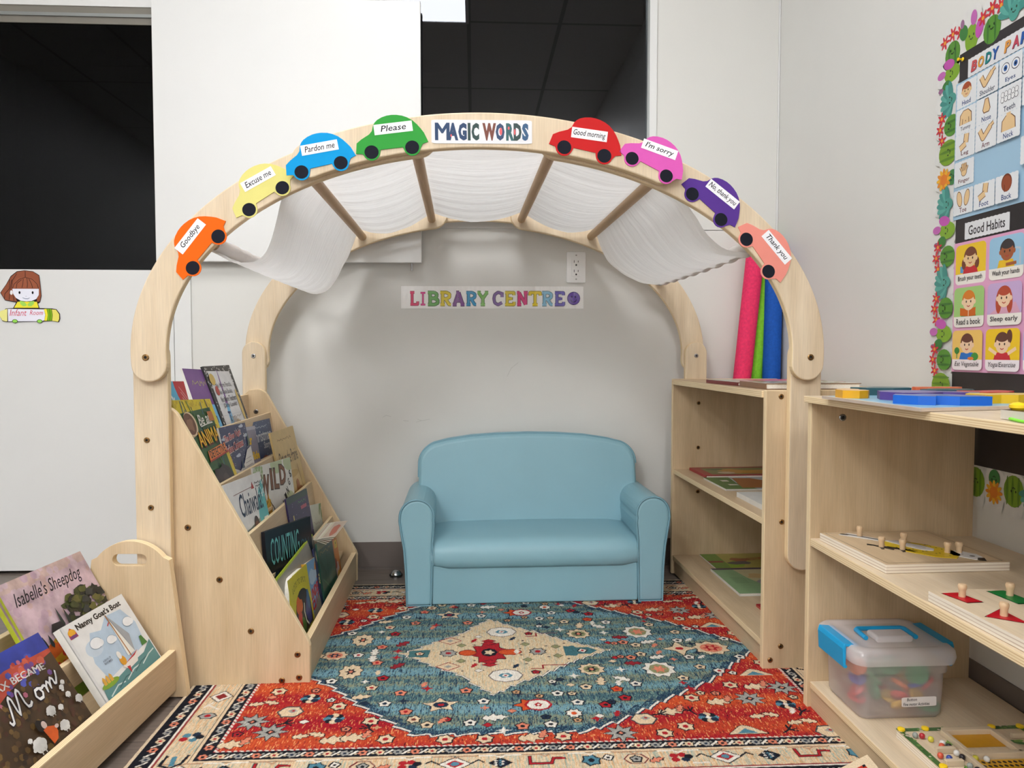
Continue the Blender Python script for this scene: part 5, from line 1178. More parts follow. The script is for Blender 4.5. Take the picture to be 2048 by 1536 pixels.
flat('red framed picture book lying on the middle shelf', [(.741, .770), (1.03, .775), (.739, .600)], .3765, .009, a_red, GM, edge=(168, 34, 52))
flat('open glossy picture book with brown fox pages on the middle shelf', [(.730, .585), (1.02, .585), (.726, .380)], .3765, .005, a_fox, GM)
flat('white board book with a green corner at the front of the middle shelf', [(.728, .290), (.95, .290), (.730, .085)], .3765, .014, a_leafy, GM, board=True)
flat('green and yellow picture book reading BUCKET on the bottom shelf', [(.785, .785), (1.04, .785), (.782, .612)], .0705, .004, a_bucket, GB)
flat('pale green elephant picture book with a purple spine on the bottom shelf', [(.762, .600), (1.03, .600), (.760, .345)], .0705, .008, a_eleph, GB)
flat('small red edged picture book barely showing behind the shelf end', [(.776, .258), (.93, .258), (.776, .110)], .0705, .007, a_red, GB, edge=(190, 60, 50))
flat('thin open book with pink pages and a dark red spine on the shelf top', [(.700, .480), (1.02, .500), (.690, .255)], .6935, .010, a_pinkpage, GT, edge=(226, 226, 220), spine=(130, 30, 36))
flat('open book with grey green pages, nearest on the shelf top', [(.712, .236), (.96, .236), (.700, .060)], .6935, .015, a_pagegreen, GT, spine=(150, 110, 80))

# ------------------------------------------------------------------ toys on the front shelf (world)
zt, zm, zb = .6917, .3812, .0632
def knob(parent, x, y, z, r=.0065, h=.021, space=W):
    return lathe('knob', [(r * .80, 0), (r * .78, h * .45), (r * .95, h * .62), (r * 1.05, h * .8), (r * .85, h * .95), (r * .3, h)], fr((x, y, z), (1, 0, 0), (0, 1, 0), (0, 0, 1)), M['knob'], parent, 16, space)
def piece(label, pts, z, t, rgb, group, art=None, knobs=(), mat='print', top=None, name='puzzle_piece', holes=None):
    """flat painted wooden piece lying on a board; pts in world x,y"""
    pts = [tuple(p) for p in pts]; cx, cy = np.mean(pts, 0)
    r = thing(name, label, 'puzzle piece', (cx, cy, z), W, group)
    A = Art(1, 1, None); A.solid(pts, t, rgb)
    if top: A.poly([(cx + (x - cx) * .985, cy + (y - cy) * .985) for x, y in pts], top)
    if art: art(A)
    A.build('shape', fr((0, 0, z + t), (1, 0, 0), (0, 1, 0), (0, 0, 1)), M[mat], r)
    for k in knobs: knob(r, k[0], k[1], z + t)
    return r
# map puzzle on the top board: a tilted tray with chunky coloured pieces
def wob(cx, cy, rx, ry, seed, n=16, amp=.16, rot=0):
    rd = random.Random(seed); P = []
    for i in range(n):
        t = 2 * math.pi * i / n; k = 1 + amp * (rd.random() * 2 - 1); x, y = rx * k * math.cos(t), ry * k * math.sin(t)
        P.append((cx + x * math.cos(rot) - y * math.sin(rot), cy + x * math.sin(rot) + y * math.cos(rot)))
    return P
tray = [(.706, 1.462), (.704, 1.134), (.985, 1.255), (1.095, 1.45), (1.02, 1.56), (.80, 1.575)]
tray = [(.707, 1.470), (.705, 1.132), (1.068, 1.212), (1.062, 1.572)]
t = thing('puzzle_tray', 'thin wooden tray with a pale blue painted sea on the shelf top', 'puzzle', (.88, 1.35, zt))
A = Art(1, 1, None); ins = [(x + (.88 - x) * .05, y + (1.35 - y) * .05) for x, y in tray]
A.solid(tray, .0055, (214, 196, 180)); A.poly(tray, (232, 222, 206)); A.poly(ins, (150, 204, 232)); A.line([(.74, 1.3), (1.03, 1.4)], .004, (90, 130, 190)).line([(.80, 1.2), (1.0, 1.3)], .004, (90, 130, 190)).line([(.92, 1.21), (1.05, 1.3)], .005, (60, 90, 160))
A.build('tray_board', fr((0, 0, zt + .006), (1, 0, 0), (0, 1, 0), (0, 0, 1)), M['print'], t)
GP = 'chunky wooden pieces of the map puzzle'; z6 = zt + .0062
piece('yellow chunky puzzle piece at the far left of the blue tray', [(.712, 1.395), (.735, 1.375), (.757, 1.385), (.768, 1.40), (.762, 1.425), (.772, 1.45), (.755, 1.475), (.735, 1.462), (.715, 1.43)], z6, .015, (240, 178, 24), GP, top=(246, 200, 140))
piece('dark teal chunky puzzle piece behind the purple one', wob(.858, 1.510, .062, .034, 3), z6, .015, (48, 92, 100), GP, top=(70, 110, 116))
piece('purple chunky puzzle piece in the middle of the blue tray', [(.758, 1.345), (.776, 1.30), (.83, 1.30), (.862, 1.318), (.915, 1.298), (.945, 1.33), (.90, 1.365), (.865, 1.395), (.81, 1.40), (.775, 1.385)], z6, .015, (92, 68, 150), GP, top=(124, 116, 176))
piece('bright blue chunky puzzle piece nearest the front edge of the tray', [(.722, 1.240), (.745, 1.205), (.768, 1.192), (.778, 1.208), (.805, 1.186), (.858, 1.182), (.862, 1.215), (.835, 1.255), (.80, 1.275), (.77, 1.262), (.745, 1.272)], z6, .015, (10, 104, 212), GP, top=(110, 130, 190))
piece('second dark teal chunky puzzle piece beside the red one', wob(.945, 1.430, .05, .03, 5), z6, .015, (48, 92, 100), GP, top=(70, 110, 116))
piece('red chunky puzzle piece behind the right yellow piece', [(.905, 1.345), (.93, 1.31), (.985, 1.315), (1.03, 1.36), (1.02, 1.39), (.97, 1.375), (.93, 1.38)], z6, .015, (218, 58, 48), GP, top=(226, 96, 84))
piece('long yellow chunky puzzle piece at the right end of the tray', [(.872, 1.270), (.88, 1.226), (.91, 1.232), (.935, 1.224), (.965, 1.236), (.985, 1.228), (1.005, 1.25), (1.0, 1.285), (.96, 1.296), (.93, 1.285), (.90, 1.30)], z6, .015, (244, 196, 30), GP, top=(248, 214, 120))
piece('flat orange chunky puzzle piece at the far rim of the tray', wob(.985, 1.525, .055, .022, 9), z6, .015, (226, 110, 70), GP, top=(240, 150, 120))
# lacing board at the front right of the shelf top
t = thing('magnet_board', 'black topped wooden board with a yellow peg at the right edge of the shelf top', 'wooden board', (.86, .97, zt))
P = [(.742, 1.005), (.742, .80), (.98, .82), (.975, 1.10)]
A = Art(1, 1, None); A.solid(P, .013, (232, 226, 214)); A.poly(P, (52, 46, 46)); A.build('base_board', fr((0, 0, zt + .0135), (1, 0, 0), (0, 1, 0), (0, 0, 1)), M['print'], t)
lathe('peg', [(.008, 0), (.011, .003), (.011, .007), (.006, .010), (.001, .011)], fr((.762, .998, zt + .0136), (1, 0, 0), (0, 1, 0), (0, 0, 1)), M['yellow_plastic'], t, 18)
cp = [(.742, .93, .0035), (.725, .935, .0022), (.719, .928, .0022), (.728, .915, .0022), (.735, .885, .0022), (.740, .84, .0022)]
o = tube('lacing_cord', [(.741, .985, zt + .0024), (.730, .955, zt + .0024), (.7275, .941, zt + .0024), (.728, .930, zt + .0024), (.732, .905, zt + .0024), (.737, .86, zt + .0024)], .0021, M['cord'], n=8)
props(o, 'lime green lacing cord looped in front of the black topped board', 'cord')
# bird knob puzzle on the middle board
def fxy(z): return fr((0, 0, z), (1, 0, 0), (0, 1, 0), (0, 0, 1))
bb2 = [(.744, 1.545), (.752, 1.302), (.992, 1.308), (.987, 1.556)]
t = thing('bird_puzzle_board', 'square birch puzzle board with a yellow bird on the middle shelf', 'puzzle', (.87, 1.43, zm))
panel('puzzle_board', bb2[::-1], .017, fxy(zm), t, mats=[M['wood'], M['ply_white']], bev=.001)
A = Art(1, 1, None); q = [(x + (.869 - x) * .07, y + (1.43 - y) * .07) for x, y in bb2]; A.line(q, .0012, (70, 54, 40), True); A.build('frame_line', fxy(zm + .0171), M['print'], t)
GBp = 'knobbed pieces of the bird puzzle'; zz = zm + .0172
piece('black and white tail piece of the bird puzzle', [(.774, 1.522), (.800, 1.532), (.846, 1.474), (.836, 1.462), (.806, 1.492)], zz, .001, (236, 236, 238), GBp, lambda A: (A.line([(.79, 1.525), (.842, 1.468)], .007, (30, 28, 30)), A.ell(.786, 1.522, .009, .006, (30, 28, 30), 14, -40)), [(.812, 1.508)])
piece('yellow spotted body piece of the bird puzzle', [(.838, 1.462), (.860, 1.462), (.895, 1.446), (.918, 1.42), (.934, 1.392), (.930, 1.356), (.906, 1.332), (.874, 1.344), (.842, 1.384), (.824, 1.432)], zz, .001, (246, 212, 24), GBp, lambda A: [A.ell(.838 + .075 * (i / 9), 1.418 - .072 * (i / 9) + .010 * (i % 2) - .004, .0016, .0026, (40, 36, 30), 8) for i in range(10)] + [A.ell(.905 + .004 * i, 1.43 - .012 * i, .0016, .0026, (40, 36, 30), 8) for i in range(4)], [(.914, 1.372)])
piece('white striped wing piece of the bird puzzle', [(.842, 1.464), (.862, 1.464), (.892, 1.424), (.903, 1.396), (.894, 1.384), (.878, 1.390), (.856, 1.424)], zz + .001, .001, (238, 238, 242), GBp, lambda A: [A.line([(.850 + .004 * i, 1.463 - .0 * i), (.890 + .005 * i, 1.402 + .006 * i)], .0014, (40, 38, 44)) for i in range(5)], [(.870, 1.445)])
piece('white head piece of the bird puzzle with a black beak', [(.914, 1.372), (.930, 1.386), (.948, 1.380), (.962, 1.358), (.960, 1.338), (.950, 1.318), (.936, 1.324), (.924, 1.340), (.914, 1.352)], zz, .001, (240, 240, 242), GBp, lambda A: (A.poly([(.948, 1.334), (.960, 1.332), (.950, 1.312), (.938, 1.320)], (24, 22, 24)), A.ell(.945, 1.345, .005, .004, (24, 22, 24)), A.ell(.934, 1.358, .002, .002, (90, 90, 96))), [(.937, 1.372)])
for nm, dx, dy in (('left', 0, 0), ('right', .030, -.022)):
    F0 = [(.790, 1.438), (.800, 1.432), (.806, 1.420), (.802, 1.405), (.807, 1.404), (.812, 1.414), (.822, 1.398), (.826, 1.402), (.818, 1.416), (.832, 1.404), (.834, 1.409), (.818, 1.424), (.806, 1.434), (.794, 1.446)]
    piece('black %s foot piece of the bird puzzle' % ('far' if nm == 'left' else 'near'), [(x + dx, y + dy) for x, y in F0], zz, .001, (26, 24, 26), GBp, None, [(.810 + dx, 1.420 + dy)])
# geometric shape puzzle on the middle board
sb = [(.738, 1.154), (.742, .80), (.985, .80), (.982, 1.166)]
t = thing('shape_puzzle_board', 'pale wooden puzzle board with knobbed red and green shapes on the middle shelf', 'puzzle', (.86, .98, zm))
panel('puzzle_board', sb[::-1], .017, fxy(zm), t, mats=[M['wood_pale'], M['ply_white']], bev=.001)
A = Art(1, 1, None)
SH = [('red knobbed parallelogram piece at the far left of the shape board', [(.752, 1.138), (.778, 1.140), (.788, 1.096), (.762, 1.094)], (206, 16, 40), (.772, 1.120)),
      ('green knobbed parallelogram piece at the far right of the shape board', [(.832, 1.144), (.860, 1.146), (.868, 1.088), (.838, 1.086)], (12, 134, 60), (.852, 1.122)),
      ('red knobbed triangle piece near the front of the shape board', [(.750, 1.034), (.792, 1.062), (.790, 1.004)], (206, 16, 40), (.777, 1.034))]
for lab, P, c, k in SH:
    cx, cy = np.mean(P, 0); A.poly([(cx + (x - cx) * 1.10, cy + (y - cy) * 1.10) for x, y in P], (44, 20, 20) if c[0] > 100 else (10, 44, 24))
A.build('shape_recesses', fxy(zm + .0171), M['print'], t)
for lab, P, c, k in SH: piece(lab, P, zm + .0173, .0008, c, 'knobbed pieces of the shape puzzle', None, [k])

# ------------------------------------------------------------------ clear storage box on the bottom board
bx0, bx1, by0, by1 = .752, .932, 1.384, 1.536
BZ = zb + .0003; ZL = .212
t = thing('storage_box', 'clear plastic box with a milky lid and blue latches on the bottom shelf', 'storage box', (.84, 1.46, BZ))
def ring(x0, x1, y0, y1, r, z): return [(x, y, z) for x, y in rrect(x0, x1, y0, y1, r, 5)]
def loft(rings):
    V, F = [], []; n = len(rings[0])
    for R_ in rings: V += R_
    for i in range(len(rings) - 1):
        for k in range(n): F.append([i * n + k, i * n + (k + 1) % n, (i + 1) * n + (k + 1) % n, (i + 1) * n + k])
    return V, F, n
V, F, n = loft([ring(bx0 + .010, bx1 - .010, by0 + .010, by1 - .010, .014, BZ), ring(bx0 + .004, bx1 - .004, by0 + .004, by1 - .004, .020, BZ + .010), ring(bx0 + .002, bx1 - .002, by0 + .002, by1 - .002, .021, BZ + .06), ring(bx0 + .001, bx1 - .001, by0 + .001, by1 - .001, .022, BZ + .092), ring(bx0 - .004, bx1 + .004, by0 - .004, by1 + .004, .024, BZ + .094), ring(bx0 - .005, bx1 + .005, by0 - .005, by1 + .005, .024, BZ + .126)])
F.append(list(range(n))[::-1]); mesh('body', V, F, M['box_body'], t, smooth=True)
zl = BZ + .120; o_ = .022
V, F, n = loft([ring(bx0 - .014, bx1 + .014, by0 - .014, by1 + .014, .028, zl - .006), ring(bx0 - .017, bx1 + .017, by0 - .017, by1 + .017, .030, zl + .006), ring(bx0 - .015, bx1 + .015, by0 - .015, by1 + .015, .029, zl + .018), ring(bx0 - .008, bx1 + .008, by0 - .008, by1 + .008, .026, zl + .024), ring(bx0 + .008, bx1 - .008, by0 + .006, by1 - .006, .02, zl + .024), ring(bx0 + .014, bx1 - .014, by0 + .010, by1 - .010, .018, zl + .020), ring(bx0 + .030, bx1 - .030, by0 + .014, by1 - .014, .014, zl + .021)])
F.append([(6) * n + k for k in range(n)]); lid = mesh('lid', V, F, M['box_lid'], t, smooth=True)
for s in (-1, 1):
    xs_ = bx0 - .021 if s < 0 else bx1 + .021
    P = [(0, .030), (.030, .027), (.030, .024), (.004, .024), (.004, -.012), (.008, -.016), (.004, -.020), (-.001, -.018), (-.003, .02)]
    f = fr((xs_, by0 + .022, zl - .004), (-s, 0, 0), (0, 0, 1), (0, 1, 0))
    V, F, u_, m_ = prism(P, by1 - by0 - .044, f); mesh('latch', V, F, M['plastic_blue'], t, bevel=.0015)
hy = (by0 + by1) / 2 - .006; hx = (bx0 + bx1) / 2
tube('handle', [(hx - .052, hy - .020, zl + .026), (hx - .052, hy + .020, zl + .028), (hx - .046, hy + .026, zl + .028), (hx + .046, hy + .026, zl + .028), (hx + .052, hy + .020, zl + .028), (hx + .052, hy - .020, zl + .026)], .0048, M['plastic_blue'], t, 10)
V, F, u_, m_ = prism(rrect(hx - .038, hx + .038, zl + .0205, zl + .034, .006, 4), .040, FXZ(hy - .034)); mesh('handle_rest', V, F, M['box_lid'], lid, bevel=.003)
A = Art(.070, .019, (-.01, -.05, 1.01, 1.05)); A.solid(rrect(0, 1, 0, 1, .09, 4), .0003, (232, 226, 224)); A.text('Button', .15, .60, .44, .92, (44, 40, 44), .01, .1).text('Fine motor Activities', .04, .12, .80, .44, (44, 40, 44), .01, .15)
A.build('sticker', fr((.838, by0 + .0012, BZ + .026), (1, 0, .02), (-.02, 0, 1), (0, -1, 0)), M['paper'], t)
rd = random.Random(21)
BCOL = [('red', (222, 56, 60), 6), ('green', (40, 150, 96), 6), ('yellow', (240, 196, 50), 4), ('orange', (240, 120, 60), 4), ('blue', (70, 90, 190), 3)]
spots = [(x, y, z) for z in (.012, .036, .060, .082) for x in (.782, .815, .850, .884, .906) for y in (1.412, 1.450, 1.490)]; rd.shuffle(spots); used = []
k_ = 0
for nm, c, cnt in BCOL:
    mt = plain('button_' + nm, c, .35, var=.03)
    for _ in range(cnt):
        sp = spots[k_]; k_ += 1; r_ = .024 if nm == 'green' else .018; th = .0075
        a1, a2 = rd.random() * .9 + (.5 if sp[2] > .02 else 0), rd.random() * 6.28
        nv = np.array((math.sin(a1) * math.cos(a2), math.sin(a1) * math.sin(a2), math.cos(a1))); u0 = np.cross(nv, (0, 1, .1)); u0 /= np.linalg.norm(u0); v0 = np.cross(nv, u0)
        x, y, z = sp; zc = BZ + z + (.006 if z < .02 else 0); x = min(max(x, .776), .908); y = min(max(y, 1.407), 1.512); 
        V, F = lathe_geo([(r_ * .9, -th / 2), (r_, -th * .2), (r_, th * .2), (r_ * .85, th / 2), (r_ * .6, th * .3)], (np.array((x, y, zc)), u0, v0, nv), 18)
        o = mesh('toy_button', V, F, mt, smooth=True, base=(x, y, zc)); props(o, 'round %s plastic button blurred inside the clear storage box' % nm, 'button', nm + ' buttons in the storage box')

# ------------------------------------------------------------------ marble maze board on the bottom board
mx0, mx1, my0, my1 = .790, 1.040, 1.035, 1.330; mz = zb + .0002
t = thing('maze_board', 'wooden bead maze board with a leafy green rim on the bottom shelf', 'maze board', (.91, 1.18, mz))
V, F, uv, mi = prism(rrect(mx0, mx1, my0, my1, .012), .014, fxy(mz)); mesh('base_board', V, F, [M['wood_pale'], M['ply_white']], t, uvs=uv, mi=mi)
def wall2(nm, x0, x1, y0, y1, h=.010): V, F = boxes([(x0, x1, y0, y1, mz + .0142, mz + .0142 + h)]); return mesh(nm, V, F, M['wood_pale'], t, bevel=.001)
A = Art(1, 1, None)
for x0, x1, y0, y1 in ((mx0 + .002, mx0 + .014, my0 + .004, my1 - .004), (mx1 - .014, mx1 - .002, my0 + .004, my1 - .004), (mx0 + .002, mx1 - .002, my1 - .014, my1 - .002), (mx0 + .002, mx1 - .002, my0 + .002, my0 + .014)):
    A.rect(x0, y0, x1, y1, (74, 120, 60)); A.dots(40, x0, y0, x1, y1, .003, [lin((50, 92, 44)), lin((120, 160, 80)), lin((226, 214, 196)), lin((206, 190, 170))], int(x0 * 1000 + y0 * 77))
A.rect(.874, 1.255, .955, 1.300, (226, 164, 20)); A.rect(.862, 1.110, .968, 1.215, (232, 176, 24)); A.up()
for i in range(11):
    for j in range(9): A.ell(.868 + .0095 * i + (.0045 if j % 2 else 0), 1.117 + .0112 * j, .0032, .0038, (40, 28, 24), 10, up=False)
for x, y, r_ in ((.855, 1.268, 30), (.985, 1.268, -30), (.99, 1.20, 20), (.835, 1.185, 60), (.845, 1.09, 10), (.93, 1.06, 0)): A.ell(x, y, .014, .006, (70, 130, 60), 14, r_).ell(x + .005, y + .004, .010, .004, (130, 180, 80), 12, r_ + 40)
for x, y in ((.875, 1.24), (1.0, 1.185), (.89, 1.098), (.98, 1.09)): A.line([(x + .002 * i, y + .003 * (i % 2)) for i in range(9)], .0012, (206, 60, 56))
A.build('printed_face', fxy(mz + .01405), M['print'], t)
for L in ((.868, .961, 1.298, 1.310), (.862, .870, 1.222, 1.302), (.955, .965, 1.222, 1.302), (.868, .961, 1.218, 1.228), (.852, .860, 1.10, 1.235), (.815, .850, 1.238, 1.246), (.806, .838, 1.198, 1.206), (.815, .852, 1.152, 1.160), (.972, .982, 1.10, 1.235), (.985, 1.022, 1.28, 1.287), (.985, 1.010, 1.228, 1.236), (.990, 1.022, 1.16, 1.168), (.985, 1.012, 1.11, 1.118), (.86, .97, 1.094, 1.104), (.812, .848, 1.105, 1.113), (.83, .99, 1.055, 1.064)): wall2('maze_wall', *L)
for x, y in ((.799, 1.321), (.846, 1.322), (.975, 1.322), (1.030, 1.321), (.799, 1.196), (1.030, 1.196), (.799, 1.05)):
    lathe('yellow_cap', [(.0062, 0), (.0070, .002), (.0062, .0045), (.003, .0058), (.0005, .006)], fr((x, y, mz + .0142), (1, 0, 0), (0, 1, 0), (0, 0, 1)), M['yellow_plastic'], t, 14)
BC = {'red': (176, 44, 56), 'white': (226, 224, 220), 'black': (46, 42, 46), 'blue': (56, 76, 156), 'green': (36, 120, 76), 'orange': (214, 92, 66), 'purple': (70, 44, 80), 'yellow': (206, 196, 70), 'grey': (150, 156, 150)}
BM = {k: plain('bead_' + k, v, .3, var=.03) for k, v in BC.items()}
beads = [('grey', .809, 1.293), ('red', .820, 1.290), ('yellow', .829, 1.278), ('white', .842, 1.264), ('black', .846, 1.252), ('orange', .834, 1.254), ('white', .850, 1.243) if False else ('white', .8455, 1.2305), ('black', .8465, 1.217), ('orange', .812, 1.224), ('blue', .822, 1.215), ('grey', .842, 1.190), ('black', .846, 1.177), ('yellow', .867, 1.212), ('white', .885, 1.209), ('black', .962, 1.210), ('blue', .876, 1.137), ('blue', .887, 1.123), ('white', .905, 1.128), ('white', .916, 1.131), ('red', .896, 1.113), ('purple', .958, 1.148), ('red', .930, 1.116), ('white', .944, 1.112), ('black', .818, 1.142), ('purple', .850, 1.084) if False else ('purple', .846, 1.074), ('green', .866, 1.074), ('white', .884, 1.072), ('blue', .862, 1.086)]
where = ['in the far left pocket', 'in the far left pocket', 'in the far left pocket', 'in the left channel', 'in the left channel', 'in the left channel', 'in the left channel', 'in the left channel', 'by the left rim', 'by the left rim', 'in the left channel', 'in the left channel'] + ['on the perforated yellow field'] * 11 + ['in the near left pocket'] + ['in the near tray'] * 4
for (c, x, y), wq in zip(beads, where):
    zc = mz + .0142; V, F = lathe_geo([(.0008, 0), (.0030, .0006), (.0046, .0022), (.0052, .0050), (.0046, .0078), (.0030, .0096), (.0008, .0102)], fr((x, y, zc), (1, 0, 0), (0, 1, 0), (0, 0, 1)), 14)
    o = mesh('maze_bead', V, F, BM[c], smooth=True, base=(x, y, zc)); props(o, '%s wooden bead %s of the maze board' % (c, wq), 'bead', '%s beads %s' % (c, wq))

# ------------------------------------------------------------------ printed rug: a dense woven grid, one colour per knot
RX0, RX1, RY0, RY1 = -.660, .905, 1.291, 2.484
NX, NY = 980, 560
gx = np.linspace(RX0, RX1, NX); gy = np.linspace(RY0, RY1, NY)
XX, YY = np.meshgrid(gx, gy); rng = np.random.default_rng(12)
img = np.zeros((NY, NX, 3)); L_ = lambda c: np.array(lin(c))
def streak(l, s=0):
    n = np.random.default_rng(50 + s).random((NY + l, NX)); c = np.cumsum(n, 0); v = (c[l:] - c[:-l]) / l
    return (v - v.mean()) / v.std()
def streakx(l, s=0):
    n = np.random.default_rng(90 + s).random((NY, NX + l)); c = np.cumsum(n, 1); v = (c[:, l:] - c[:, :-l]) / l
    return (v - v.mean()) / v.std()
s1, s2, s3 = streak(9, 1), streak(22, 2), streak(5, 3); fine = rng.standard_normal((NY, NX))
def win(x0, x1, y0, y1):
    i0, i1 = np.searchsorted(gx, (x0, x1)); j0, j1 = np.searchsorted(gy, (y0, y1)); return slice(j0, j1), slice(i0, i1)
def inpoly(pts, X, Y):
    m = np.zeros(X.shape, bool); n = len(pts)
    for i in range(n):
        (xa, ya), (xb, yb) = pts[i - 1], pts[i]
        if ya == yb: continue
        m ^= ((ya > Y) != (yb > Y)) & (X < (xb - xa) * (Y - ya) / (yb - ya) + xa)
    return m
def fillp(pts, col, wear=0.0):
    p = np.array(pts); w = win(p[:, 0].min(), p[:, 0].max() + .002, p[:, 1].min(), p[:, 1].max() + .003)
    m = inpoly(pts, XX[w], YY[w])
    if wear: m &= (s3[w] > -2.2 + wear)
    img[w][m] = L_(col)
def grow(pts, d):
    p = np.array(pts); c = p.mean(0); v = p - c; r = np.linalg.norm(v, axis=1, keepdims=True) + 1e-9; return (c + v * (1 + d / r)).tolist()
def shape(pts, col, ol=(28, 34, 46), d=.0035, wear=.0):
    if ol: fillp(grow(pts, d), ol)
    fillp(pts, col, wear)
def el(cx, cy, rx, ry, n=16, r=0): return [(cx + rx * math.cos(2 * math.pi * i / n) * math.cos(r) - ry * math.sin(2 * math.pi * i / n) * math.sin(r), cy + rx * math.cos(2 * math.pi * i / n) * math.sin(r) + ry * math.sin(2 * math.pi * i / n) * math.cos(r)) for i in range(n)]
def star(cx, cy, rx, ry, k, q=.62, r=0): return [(cx + (rx if i % 2 == 0 else rx * q) * math.cos(math.pi * i / k + r), cy + (ry if i % 2 == 0 else ry * q) * math.sin(math.pi * i / k + r)) for i in range(2 * k)]
def stroke(pts, w, col):
    for a, b in zip(pts[:-1], pts[1:]):
        dx, dy = b[0] - a[0], b[1] - a[1]; L = math.hypot(dx, dy) + 1e-9; nx, ny = -dy / L * w / 2, dx / L * w / 2; ex, ey = dx / L * w / 2, dy / L * w / 2
        fillp([(a[0] + nx - ex, a[1] + ny - ey), (b[0] + nx + ex, b[1] + ny + ey), (b[0] - nx + ex, b[1] - ny + ey), (a[0] - nx - ex, a[1] - ny - ey)], col)
CR, WH, BK, NV, RD, OR, TL_, SA, OLV, GRY = (232, 206, 172), (240, 232, 220), (26, 28, 38), (32, 48, 70), (176, 34, 44), (214, 88, 44), (86, 138, 158), (228, 138, 110), (150, 150, 110), (168, 166, 160)
def flower(x, y, r, c=CR, cc=RD, k=6, ol=BK): shape(star(x, y, r, r, k, .72, .3), c, ol); fillp(el(x, y, r * .36, r * .36, 8), cc)
def rosette(x, y, rx, ry, c=CR, m=OLV, cc=BK):
    shape(star(x, y, rx, ry, 9, .78, .2), c, BK, .003); fillp(el(x, y, rx * .62, ry * .62, 8), m); fillp(star(x, y, rx * .5, ry * .5, 6, .5), cc); fillp(el(x, y, rx * .16, ry * .2, 6), SA)
def leafm(x, y, L, a, c=CR, ol=BK):
    e, n = (math.cos(a), math.sin(a)), (-math.sin(a), math.cos(a)); P = []
    for s in (1, -1):
        for i, (t, w) in enumerate(((-.5, .05), (-.35, .22), (-.28, .1), (-.05, .3), (.02, .12), (.25, .2), (.3, .08), (.5, .0))[::s]): P.append((x + e[0] * L * t + n[0] * L * w * s, y + e[1] * L * t + n[1] * L * w * s))
    shape(P, c, ol, .0025)
def fork(x, y, s, c=BK, a=0):
    for t in (-.9, -.4, .4, .9): stroke([(x, y), (x + s * math.cos(a + t), y + s * math.sin(a + t))], .004, c)
    stroke([(x, y), (x - s * math.cos(a), y - s * math.sin(a))], .005, c)
def tile(x, y, s, c1, c2):
    fillp(el(x, y, s, s * .8, 4), BK)
    for i in range(-2, 3):
        for j in range(-2, 3):
            if abs(i) + abs(j) < 3: fillp(el(x + (i - j) * s * .19, y + (i + j) * s * .16, s * .16, s * .13, 4), (c1, c2, WH)[(i * 2 + j) % 3])
# ground colours
d = np.minimum(np.minimum(XX - RX0, RX1 - XX), np.minimum(YY - RY0, RY1 - YY))
img[:] = L_(CR)
band_ = np.sin(YY * 52 + .4 * np.sin(XX * 9)) + .5 * np.sin(YY * 23 + 1 + XX * 3)
fld = d > .155
mixr = np.clip(.30 + .34 * band_ + .14 * s1 + .08 * fine, 0, 1)[..., None]
redg = L_((172, 26, 42)) * (1 - mixr) + L_((216, 92, 46)) * mixr
redg[(s3 > 1.45)] = L_((238, 150, 96)); redg[(s3 < -1.9)] = L_((96, 26, 36))
img[fld] = redg[fld]
# cream border with faded streaks
bo = (d > .055) & (d <= .118); m = bo & (s2 + .4 * fine > .9); img[m] = L_((176, 186, 170)); m = bo & (s2 - .3 * fine < -1.1); img[m] = L_((222, 178, 130))
for lo, hi, c in ((.0, .007, (226, 206, 178)), (.007, .012, BK), (.012, .046, BK), (.046, .050, WH), (.050, .055, (150, 60, 60)), (.1125, .1150, (90, 84, 80)), (.1150, .120, CR), (.120, .1495, BK), (.1495, .1555, (190, 60, 66))):
    img[(d > lo) & (d <= hi)] = L_(c)
m = (d > .1495) & (d <= .1555) & (np.mod(XX + YY, .012) < .007); img[m] = L_(WH)
def ringpts(off, step):
    x0, x1, y0, y1 = RX0 + off, RX1 - off, RY0 + off, RY1 - off; P = []
    for i in range(int((x1 - x0) / step) + 1): P += [(x0 + i * step, y0, 0), (x0 + i * step, y1, 0)]
    for i in range(1, int((y1 - y0) / step)): P += [(x0, y0 + i * step, 1), (x1, y0 + i * step, 1)]
    return P
for off, st, r in ((.029, .034, .0105), (.135, .034, .0105)):
    for i, (x, y, v) in enumerate(ringpts(off, st)):
        k = (i // 2) % 3 if v == 0 else (i // 2) % 3
        flower(x, y, r, [SA, CR, GRY][k], [BK, RD, NV][k], 6, None)
        dx, dy = (st / 2, 0) if v == 0 else (0, st / 2)
        stroke([(x + dx - .006, y + dy - .006), (x + dx + .006, y + dy + .006)], .005, WH)
        fillp(el(x + dx * 1.25, y + dy * 1.25 - .004, .003, .003, 6), CR); fillp(el(x + dx * .7, y + dy * .7 + .006, .003, .003, 6), GRY)
